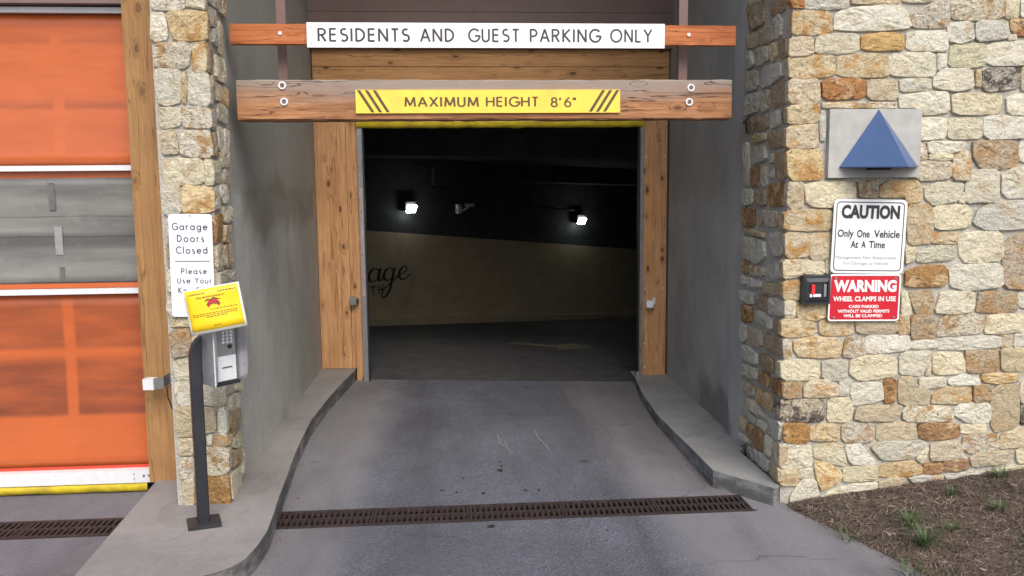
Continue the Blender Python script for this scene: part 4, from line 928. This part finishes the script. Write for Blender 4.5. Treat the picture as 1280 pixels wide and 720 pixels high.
# ------------------------------------------------------------------ hanging beams
def beam(name, label, x0, x1, y0, y1, z0, z1, mat, bev):
    root = thing(name, label, 'beam', ((x0 + x1) / 2, (y0 + y1) / 2, z0))
    bm = B(); nx = 44; rr = random.Random(int(z0 * 100))
    sec = [(y0 + bev, z0), (y1 - bev, z0), (y1, z0 + bev), (y1, z1 - bev), (y1 - bev, z1), (y0 + bev, z1), (y0, z1 - bev), (y0, (z0 + z1) / 2), (y0, z0 + bev)]
    rings = []
    for i in range(nx + 1):
        x = x0 + (x1 - x0) * i / nx
        rings.append([bm.verts.new((x, y + (rr.uniform(-1, 1) * bev * .25 if 0 < i < nx else 0), z + rr.uniform(-1, 1) * bev * .35)) for y, z in sec])
    for a, b in zip(rings, rings[1:]):
        for k in range(len(sec)): bm.faces.new((a[k], a[(k + 1) % len(sec)], b[(k + 1) % len(sec)], b[k]))
    bm.faces.new(rings[0]); bm.faces.new(rings[-1])
    obj('timber', bm, mat, root)
    return root
hb = beam('height_beam', 'thick weathered timber beam carrying the yellow height sign', -1.36, 1.885, 5.50, 5.64, 2.502, 2.758, MT['weathered_beam'], .008)
def bolt(x, z, y, parent, r=.026):
    bm = B(); n_ = 16
    for ra, rb, ya, yb in ((r, r, y, y - .012), ):
        a = [bm.verts.new((x + r * math.cos(2 * math.pi * k / n_), y, z + r * math.sin(2 * math.pi * k / n_))) for k in range(n_)]
        b = [bm.verts.new((x + r * .93 * math.cos(2 * math.pi * k / n_), y - .008, z + r * .93 * math.sin(2 * math.pi * k / n_))) for k in range(n_)]
        c = [bm.verts.new((x + r * .62 * math.cos(2 * math.pi * k / n_), y - .008, z + r * .62 * math.sin(2 * math.pi * k / n_))) for k in range(n_)]
        d = [bm.verts.new((x + r * .60 * math.cos(2 * math.pi * k / n_), y - .001, z + r * .60 * math.sin(2 * math.pi * k / n_))) for k in range(n_)]
    for P, Q in ((a, b), (b, c), (c, d)):
        for k in range(n_): bm.faces.new((P[k], P[(k + 1) % n_], Q[(k + 1) % n_], Q[k]))
    bm.faces.new(a)
    o = obj('washer', bm, MT['sign_white'], parent)
    bm = B(); tube(bm, [(x, y - .0015, z), (x, y - .009, z)], r * .5, 6); obj('bolt', bm, MT['brown_steel'], o)
for x, z in ((-1.07, 2.722), (-1.062, 2.620), (1.605, 2.705), (1.595, 2.612)): bolt(x, z, 5.499, hb)
ub = beam('sign_board', 'thin red-brown board high up carrying the white residents sign', -1.385, 1.905, 5.50, 5.545, 2.98, 3.108, MT['red_board'], .003)
for x, z in ((-1.07, 3.048), (1.585, 3.048)):
    bm = B(); tube(bm, [(x, 5.50, z), (x, 5.492, z)], .013, 6); obj('bolt', bm, MT['white_metal'], ub)
for x, lb in ((-1.09, 'left brown steel hanger running down behind both beams'), (1.59, 'right brown steel hanger running down behind both beams')):
    hg = thing('steel_hanger', lb, 'hanger', (x, 5.66, 2.55), 'steel hangers of the beams')
    bm = bbox(x - .03, x + .03, 5.645, 5.652, 2.56, 6.34); box(bm, x - .03, x - .022, 5.652, 5.70, 2.56, 6.34)
    obj('angle_bar', bm, MT['brown_steel'], hg)
    obj('foot_plate', bbox(x - .07, x + .07, 5.64, 5.74, 6.335, 6.348), MT['brown_steel'], hg)

# ------------------------------------------------------------------ overhead signs
SX = lambda px: -.90 + (px - 384) / (830 - 384) * 2.32
s1 = thing('parking_sign', 'long white sign reading RESIDENTS AND GUEST PARKING ONLY', 'sign', (.26, 5.49, 3.03))
obj('sign_panel', bbox(-.90, 1.42, 5.482, 5.496, 2.958, 3.114, .001), MT['sign_white'], s1)
zb, cap = 2.996, .081
for wd, a, b in (('RESIDENTS', 397, 510), ('AND', 522, 565), ('GUEST', 581.5, 646), ('PARKING', 658.5, 748), ('ONLY', 760, 814)):
    obj('word', stroke_bm(wd, SX(a) + .006, SX(b) - .004, zb, cap, 5.4812, .15, .26), MT['print_grey'], s1)
for px_ in (389, 824):
    for z in (2.985, 3.085):
        bm = B(); tube(bm, [(SX(px_), 5.482, z), (SX(px_), 5.480, z)], .004, 6); obj('screw_head', bm, MT['grey_metal'], s1)
YX = lambda px: -.605 + (px - 445) / (775.5 - 445) * 1.73
s2 = thing('height_sign', 'yellow sign reading MAXIMUM HEIGHT with black slanted stripes', 'sign', (.26, 5.49, 2.6))
obj('sign_panel', bbox(-.605, 1.125, 5.484, 5.497, 2.543, 2.692, .001), MT['sign_yellow'], s2)
zc = 2.585
for wd, a, b, z_ in (('MAXIMUM', 506, 596.5, zc), ('HEIGHT', 607, 671.5, zc), ("8'", 688, 700, zc - .004), ('6"', 705, 719, zc - .004)):
    obj('word', stroke_bm(wd, YX(a), YX(b), z_, .060, 5.4832, .17, .24), MT['print_brown'], s2)
def stripe(xt, xb, w=.022, top=2.689, bot=2.549):
    bm = B()
    vs = [bm.verts.new(v) for v in ((xt - w / 2, 5.4832, top), (xt + w / 2, 5.4832, top), (xb + w / 2, 5.4832, bot), (xb - w / 2, 5.4832, bot))]; bm.faces.new(vs); obj('warning_stripe', bm, MT['print_brown'], s2)
for k in range(3):
    stripe(YX(449 + 9.6 * k), YX(466 + 9.3 * k)); stripe(YX(754.5 + 9 * k), YX(737.5 + 9.0 * k))

# ------------------------------------------------------------------ signs on the stone
def sign_M(c, ang): return rot_about(c, ang, 'Y')
s3 = thing('door_notice_sign', 'narrow white sign reading Garage Doors Closed on the left stone pillar', 'sign', (-1.54, 5.0, 1.6))
y = 4.992
M = sign_M((-1.54, y, 1.6), math.radians(.8))
obj('sign_panel', xform(plate(rounded(-1.665, -1.415, 1.305, 1.915, .018), y, y + .004), M), MT['sign_white_cool'], s3)
yy = y - .0012
def srow(t, x0, x1, zb_, cap_, w=.145, tr=.34): obj('word', xform(stroke_bm(t, x0, x1, zb_, cap_, yy, w, tr), M), MT['print_grey'], s3)
srow('Garage', -1.643, -1.443, 1.822, .040); srow('Doors', -1.617, -1.463, 1.752, .040); srow('Closed', -1.625, -1.447, 1.683, .040)
obj('divider_line', xform(bbox(-1.635, -1.435, yy - .0005, yy, 1.635, 1.639), M), MT['print_grey'], s3)
srow('Please', -1.601, -1.455, 1.562, .032); srow('Use', -1.625, -1.553, 1.506, .032); srow('Your', -1.523, -1.428, 1.506, .032)
srow('Key', -1.622, -1.545, 1.448, .032); srow('Card', -1.522, -1.428, 1.448, .032)
srow('E', -1.575, -1.562, 1.335, .034, .2)
bm = B(); tube(bm, [(-1.54, y, 1.905), (-1.54, y - .003, 1.905)], .005, 8); obj('screw_head', xform(bm, M), MT['grey_metal'], s3)

def wall_sign(name, label, x0, x1, z0, z1, r, ang, panel, y):
    root = thing(name, label, 'sign', ((x0 + x1) / 2, y, z0))
    M = sign_M(((x0 + x1) / 2, y, (z0 + z1) / 2), ang)
    obj('sign_panel', xform(plate(rounded(x0, x1, z0, z1, r), y, y + .004), M), panel, root)
    return root, M
y = 4.996
s4, M = wall_sign('caution_sign', 'white CAUTION sign with rounded black border on the stone wall', 2.372, 2.846, 1.492, 1.957, .03, math.radians(1.6), MT['sign_white'], y)
o_, i_ = rounded(2.388, 2.830, 1.508, 1.941, .026), rounded(2.394, 2.824, 1.514, 1.935, .021)
obj('border', xform(ring_plate(o_, i_, y - .001), M), MT['print_black'], s4)
fy = y - .0014
def frow(root, name, mat, rows):
    for t, x0, x1, z0, z1, bold in rows: obj(name, xform(font_bm(t, x0, x1, z0, z1, fy, bold), M), MT[mat], root)
frow(s4, 'word', 'print_black', (('CAUTION', 2.421, 2.800, 1.835, 1.922, .05), ('Only', 2.404, 2.508, 1.705, 1.768, .022), ('One', 2.530, 2.612, 1.718, 1.766, .022), ('Vehicle', 2.640, 2.808, 1.718, 1.766, .022),
    ('At', 2.492, 2.542, 1.652, 1.698, .022), ('A', 2.562, 2.592, 1.652, 1.698, .022), ('Time', 2.612, 2.716, 1.652, 1.698, .022)))
frow(s4, 'small_print_line', 'print_faded', (('Management Not Responsible', 2.402, 2.796, 1.577, 1.603, 0), ('For Damage to Vehicle', 2.452, 2.744, 1.541, 1.567, 0)))
s5, M = wall_sign('warning_sign', 'red WARNING wheel clamps sign below the white caution sign', 2.362, 2.828, 1.190, 1.488, .018, math.radians(1.0), MT['sign_white'], y + .001)
fy = y - .0006
obj('red_field', xform(plate(rounded(2.372, 2.818, 1.200, 1.478, .014), y - .0005, y + .0005), M), MT['sign_red'], s5)
fy = y - .0019
frow(s5, 'text_line', 'print_white', (('WARNING', 2.390, 2.800, 1.375, 1.452, .05), ('WHEEL CLAMPS IN USE', 2.389, 2.800, 1.316, 1.348, .03), ('CARS PARKED', 2.494, 2.690, 1.273, 1.293, .03),
    ('WITHOUT VALID PERMITS', 2.423, 2.762, 1.243, 1.263, .03), ('WILL BE CLAMPED', 2.462, 2.716, 1.214, 1.234, .03)))
for x, z in ((2.40, 1.462), (2.792, 1.462), (2.40, 1.214), (2.792, 1.214)):
    bm = B(); tube(bm, [(x, y - .001, z), (x, y - .005, z)], .008, 8); obj('screw_head', xform(bm, M), MT['grey_metal'], s5)

# card reader
cr = thing('card_reader', 'small dark square card reader with a red tab on the stone wall', 'card reader', (2.288, 5.0, 1.31))
obj('housing', bbox(2.185, 2.358, 4.968, 5.03, 1.307, 1.487, .012, 2), MT['charcoal_plastic'], cr)
fr_ = B(); o_, i_ = rounded(2.193, 2.349, 1.322, 1.472, .01), rounded(2.213, 2.336, 1.342, 1.448, .006)
a = [fr_.verts.new((x, 4.963, z)) for x, z in o_]; b = [fr_.verts.new((x, 4.955, z)) for x, z in i_]; c = [fr_.verts.new((x, 4.971, z)) for x, z in i_]; o0 = [fr_.verts.new((x, 4.970, z)) for x, z in o_]
for P, Q in ((o0, a), (a, b), (b, c)):
    for k in range(len(P)): fr_.faces.new((P[k], P[(k + 1) % len(P)], Q[(k + 1) % len(Q)], Q[k]))
obj('bezel', fr_, MT['charcoal_plastic'], cr)
obj('slot_cover', bbox(2.311, 2.327, 4.957, 4.967, 1.355, 1.435, .002), MT['grey_metal'], cr)
obj('red_tab', bbox(2.229, 2.249, 4.949, 4.969, 1.372, 1.432, .005, 2), MT['red_plastic'], cr)
obj('white_label', bbox(2.239, 2.289, 4.951, 4.969, 1.356, 1.372, .003), MT['sign_white'], cr)
obj('white_label', bbox(2.219, 2.233, 4.951, 4.969, 1.354, 1.373, .004), MT['sign_white'], cr)

# triangular wall lamp
wlmp = thing('wall_lamp', 'blue triangular wall lamp on a pale square plate above the caution sign', 'wall lamp', (2.63, 5.0, 2.1))
obj('back_plate', bbox(2.335, 2.925, 5.002, 5.06, 2.092, 2.512, .004), MT['cast_plate'], wlmp)
ap = Vector((2.642, 4.995, 2.508)); Lp = Vector((2.405, 4.995, 2.162)); Rp = Vector((2.905, 4.995, 2.162)); Fp = Vector((2.655, 4.66, 2.150))
bm = B()
def shell(a, b, c, th=.006):
    nn = (b - a).cross(c - a).normalized() * th
    if nn.y > 0: nn = -nn
    top = [bm.verts.new(v) for v in (a, b, c)]; bot = [bm.verts.new(v - nn) for v in (a, b, c)]
    bm.faces.new(top); bm.faces.new(bot)
    for k in range(3): bm.faces.new((top[k], top[(k + 1) % 3], bot[(k + 1) % 3], bot[k]))
shell(ap, Lp, Fp); shell(ap, Fp, Rp)
obj('shade', bm, MT['blue_paint'], wlmp)
bm = B(); tube(bm, [Lp + Vector((0, 0, -.003)), Fp + Vector((0, 0, -.003)), Rp + Vector((0, 0, -.003))], .006, 6); obj('shade_rim', bm, MT['blue_paint'], wlmp)
obj('lamp_socket', bbox(2.58, 2.70, 4.93, 5.002, 2.138, 2.160, .003), MT['black_paint'], wlmp)

# ------------------------------------------------------------------ call station on the kerb island
cs = thing('call_station', 'steel call box on a dark gooseneck pole standing on the kerb island', 'call box', (-1.46, 4.72, .12))
def sq_sweep(bm, pts, w, yaw):
    pts = [Vector(p) for p in pts]; rings = []; side = Vector((-math.sin(yaw), math.cos(yaw), 0))
    for i, p in enumerate(pts):
        d = (pts[min(i + 1, len(pts) - 1)] - pts[max(i - 1, 0)]).normalized(); u = d.cross(side).normalized()
        rings.append([bm.verts.new(p + (side * a + u * b) * w / 2) for a, b in ((.82, 1), (1, .82), (1, -.82), (.82, -1), (-.82, -1), (-1, -.82), (-1, .82), (-.82, 1))])
    for A_, C_ in zip(rings, rings[1:]):
        for k in range(8): bm.faces.new((A_[k], A_[(k + 1) % 8], C_[(k + 1) % 8], C_[k]))
    bm.faces.new(rings[0]); bm.faces.new(rings[-1])
yw = math.radians(25); dirv = Vector((math.cos(yw), math.sin(yw), 0))
P0 = Vector((-1.467, 4.72, 0)); path = [P0 + Vector((0, 0, z)) for z in (.14, .5, .9, 1.10)]
for k in range(1, 8):
    a = math.pi / 2 * k / 7; path.append(P0 + dirv * (.09 * (1 - math.cos(a))) + Vector((0, 0, 1.10 + .12 * math.sin(a))))
path.append(P0 + dirv * .16 + Vector((0, 0, 1.22)))
bm = B(); sq_sweep(bm, path, .064, yw); obj('pole', bm, MT['black_paint'], cs)
obj('base_plate', xform(bbox(-1.555, -1.375, 4.64, 4.80, .124, .148, .004), rot_about((-1.465, 4.72, .13), .35, 'Z')), MT['black_paint'], cs)
# box built facing -Y at the origin, then turned to the lane
BX = Matrix.Translation((-1.305, 4.72, .955)) @ Matrix.Rotation(math.radians(50), 4, 'Z')
def lbox(x0, x1, y0, y1, z0, z1, bev=0): return xform(bbox(x0, x1, y0, y1, z0, z1, bev), BX)
obj('back_box', lbox(-.075, .075, .0, .10, .0, .33, .003), MT['steel'], cs)
bm = xform(plate([(0, 0), (0, 0)] and [(-.11, .0), (.10, -.02), (.10, .345), (-.11, .34)], 0, .004), Matrix.Rotation(math.radians(-90), 4, 'Z'))
wing = B()
def wing_plate(x, sgn):
    w_ = B(); f_ = .75 if sgn > 0 else .5
    prof = [(.10, .0), (-.07 * f_, .0), (-.10 * f_, .03), (-.11 * f_, .08), (-.11 * f_, .27), (-.09 * f_, .32), (-.05 * f_, .345), (.10, .345)]
    a = [w_.verts.new((x, yv, zv)) for yv, zv in prof]; b = [w_.verts.new((x + .004 * sgn, yv, zv)) for yv, zv in prof]; n_ = len(prof)
    w_.faces.new(a); w_.faces.new(b)
    for k in range(n_): w_.faces.new((a[k], a[(k + 1) % n_], b[(k + 1) % n_], b[k]))
    return w_
wing.free(); bm.free()
obj('side_wing', xform(wing_plate(-.0795, -1), BX), MT['steel'], cs)
obj('side_wing', xform(xform(wing_plate(.0795, 1), rot_about((.0795, 0, 0), math.radians(14), 'Z')), BX), MT['steel'], cs)
obj('seam', lbox(-.0875, -.0835, -.035, -.03, .0, .345), MT['white_metal'], cs)
kp = obj('keypad_plate', lbox(-.068, .068, -.012, 0, .17, .325, .002), MT['steel'], cs)
for r_ in range(4):
    for c_ in range(3):
        xc, zc_ = -.012 + c_ * .026, .296 - r_ * .019
        bm = B(); tube(bm, [(xc, -.012, zc_), (xc, -.019, zc_)], .0085, 8); obj('key', xform(bm, BX), MT['white_metal'], kp, smooth=False)
bm = B(); tube(bm, [(.03, -.012, .212), (.03, -.020, .212)], .013, 10); obj('call_button', xform(bm, BX), MT['charcoal_plastic'], kp)
rdp = obj('reader_panel', lbox(-.068, .068, -.014, 0, .02, .160, .003), MT['white_metal'], cs)
obj('card_slot', lbox(-.025, .04, -.0165, -.0138, .092, .098), MT['print_black'], rdp)
obj('bottom_lip', lbox(-.078, .078, -.03, .0, -.004, .012, .002), MT['black_paint'], cs)
# laminated notice taped over the box
nt = thing('paper_notice', 'tilted yellow laminated notice taped over the top of the call box', 'notice', (-1.30, 4.585, 1.4))
NC = Vector((-1.303, 4.585, 1.408)); NM = Matrix.Translation(NC) @ Matrix.Rotation(math.radians(6), 4, 'Z') @ Matrix.Rotation(math.radians(-9.0), 4, 'Y') @ Matrix.Rotation(math.radians(-4), 4, 'X')
def sheet(x0, x1, z0, z1, y_, th):
    bm = B(); grid(bm, lin(x0, x1, 10), lin(z0, z1, 6), lambda a_, b_: 0)
    for v in bm.verts:
        a_, b_ = v.co.x, v.co.y
        v.co = Vector((a_, y_ - .006 * math.cos(a_ * 12) + .003 * math.sin(a_ * 20 + b_ * 13), b_))
    r = bmesh.ops.extrude_face_region(bm, geom=bm.faces[:]); bmesh.ops.translate(bm, verts=[v for v in r['geom'] if isinstance(v, bmesh.types.BMVert)], vec=(0, th, 0))
    return xform(bm, NM)
obj('laminate_sleeve', sheet(-.150, .150, -.128, .120, 0, .001), MT['laminate'], nt, smooth=True)
obj('paper', sheet(-.140, .138, -.113, .113, -.0016, .001), MT['paper_yellow'], nt, smooth=True)
def curve_y(bm):
    for v in bm.verts: v.co.y += -.006 * math.cos(v.co.x * 12) + .003 * math.sin(v.co.x * 20 + v.co.z * 13)
    return xform(bm, NM)
bm = B(); font_bm('UNDERGROUND', -.125, -.035, .086, .096, -.0035, .02, 0, 1, bm); font_bm('FOR SENIOR SINGLE AT', -.085, .065, .063, .073, -.0035, .02, 0, 1, bm)
rr = random.Random(3)
for z, a, b in ((.090, .03, .13), (-.003, -.02, .12), (-.022, -.12, .12), (-.032, -.12, .12), (-.042, -.05, .06), (-.092, -.02, .02)):
    x = a
    while x < b:
        w_ = rr.uniform(.006, .018); h_ = .0018 if z < 0 else .003
        q = [bm.verts.new(v) for v in ((x, -.0035, z - h_), (min(b, x + w_), -.0035, z - h_), (min(b, x + w_), -.0035, z + h_), (x, -.0035, z + h_))]; bm.faces.new(q); x += w_ + .004
obj('small_print', curve_y(bm), MT['print_brown'], nt, kind='stuff')
bm = B(); ribbon(bm, A(-.003, -.035, .075, .078, 140, 40, 14), .026, lambda p: (p.x * .55, -.0036, p.y + .0))
obj('logo_band', curve_y(bm), MT['sign_red'], nt)
bm = B(); ribbon(bm, [(-.045, .045), (-.03, .052), (-.012, .050), (.004, .056), (.02, .050), (.04, .048)], [.004, .01, .006, .012, .007, .003], lambda p: (p.x, -.0039, p.y + .0)); font_bm('SINGLES', -.034, .030, .022, .036, -.0042, .03, 0, 1, bm)
obj('logo_mark', curve_y(bm), MT['print_brown'], nt)

# ------------------------------------------------------------------ inside the garage
an = math.atan2(ad.y, ad.x)
def wallp(t, h, off=0.0):
    p = far(t) + nv * off; return Vector((p.x, p.y, h))
def tt(x, y): return ((x + 1.45) * ad.x + (y - 14) * ad.y) / ad.length_squared
def flood(t, h, label):
    c = wallp(t, h, .02); root = thing('flood_light', label, 'flood light', c, 'lit flood lights on the far garage wall')
    M = Matrix.Translation(c) @ Matrix.Rotation(an, 4, 'Z')
    obj('housing', xform(bbox(-.10, .10, -.16, -.02, -.05, .10, .01), M), MT['dark_garage'], root)
    bm = bbox(-.085, .085, -.215, -.165, -.085, .045, .006)
    bmesh.ops.transform(bm, matrix=rot_about((0, -.19, 0), math.radians(32), 'X'), verts=bm.verts)
    obj('lens', xform(bm, M), MT['lamp_lens'], root)
flood(tt(-.80, 14.46), 1.82, 'left lit flood light on the far garage wall above the script lettering')
flood(tt(2.53, 16.84), 1.50, 'right lit flood light on the far garage wall')
cc = wallp(tt(.2, 15.18), 1.80, .02)
sc_ = thing('security_camera', 'small pale security camera on the dark garage wall between the lights', 'security camera', cc)
M = Matrix.Translation(cc) @ Matrix.Rotation(an + .5, 4, 'Z')
bm = B(); tube(bm, [(0, 0, -.05), (0, -.12, .02)], .018, 6); obj('arm', xform(bm, M), MT['white_metal'], sc_)
obj('camera_body', xform(bbox(-.12, .14, -.17, -.09, .02, .07, .008), M), MT['sign_white'], sc_)
obj('junction_box', xform(bbox(-.32, -.18, -.06, 0, -.1, .06, .004), M), MT['grey_metal'], sc_)
bm = B(); tube(bm, [(-1.4, 11.9, 2.70), (-.72, 12.1, 2.57), (-.27, 12.5, 2.43), (-.27, 12.5, 2.15), (.47, 13.5, 2.0), (1.98, 15.0, 1.75), (2.4, 16.2, 1.72)], .022, 8)
tag(obj('conduit_pipe', bm, MT['dark_garage']), 'dark conduit pipe stepping down under the garage ceiling', 'pipe')
bm = B(); tube(bm, [(-.268, 12.47, 2.44), (-.268, 12.47, 2.17)], .02, 8); tag(obj('conduit_sleeve', bm, MT['grey_metal']), 'short pale vertical piece of pipe under the ceiling', 'pipe')
bm = B(); tube(bm, [(.5, 12.5, 2.78), (1.9, 13.4, 2.70)], .012, 6); tag(obj('ceiling_pipe', bm, MT['grey_metal']), 'thin pale pipe running along the garage ceiling', 'pipe')
# script lettering on the painted band
tn = ad.normalized()
def onwall(u, h): p = A0 + tn * u + nv * .012; return (p.x, p.y, h)
bm = B()
def script(pts, w0, w1, ox, oz, s):
    n_ = len(pts); w = []
    for i in range(n_):
        a, b = Vector(pts[max(i - 1, 0)]), Vector(pts[min(i + 1, n_ - 1)]); d = (b - a)
        k = abs(d.y) / max(d.length, 1e-4) * (1 if d.y < 0 else .35); w.append(w0 + (w1 - w0) * k)
    ribbon(bm, pts, w, lambda p: onwall(ox + (p.x + p.y * .22) * s, oz + p.y * s))
s_ = .31; oz = .575
for ox in (.0,):
    script(A(.35, .36, .32, .36, 50, 395, 22), .05, .19, ox, oz, s_); script([(.68, .72), (.66, .3), (.72, .05), (.85, .06), (1.0, .25)], .05, .2, ox, oz, s_)
ox = .29
script(A(.35, .36, .30, .34, 50, 395, 22), .05, .18, ox, oz, s_); script([(.66, .70), (.64, .1), (.6, -.5), (.42, -.85), (.18, -.9), (.08, -.7), (.25, -.4), (.6, -.1), (.98, .2)], .05, .18, ox, oz, s_)
ox = .57
script([(-.05, .2), (.3, .3), (.58, .5), (.56, .7), (.36, .76), (.16, .55), (.12, .25), (.3, .02), (.6, .04), (.92, .3)], .05, .2, ox, oz, s_)
for k, (ch, u) in enumerate((('T', -.16), ('H', -.01))):
    font = font_bm(ch, 0, .10, 0, .15, 0, .02)
    for v in font.verts: v.co = Vector(onwall(u + .22 + v.co.x, .36 + v.co.z))
    me = bpy.data.meshes.new('t'); font.to_mesh(me); font.free(); bm.from_mesh(me); bpy.data.meshes.remove(me)
obj('lettering', bm, MT['print_black'], wall_in, label='black script lettering ending in age')
# faded painted arrow on the ramp
bm = B()
def fl(x, y): return (x, y, floor_z(x, y) + .006)
for poly in ([(.75, 11.55), (1.45, 11.15), (1.55, 11.4), (.9, 11.75)], [(1.4, 10.95), (1.95, 11.25), (1.75, 11.75), (1.45, 11.5)]):
    bm.faces.new([bm.verts.new(fl(x, y)) for x, y in poly])
struct('painted_arrow', bm, MT['paint_line'])
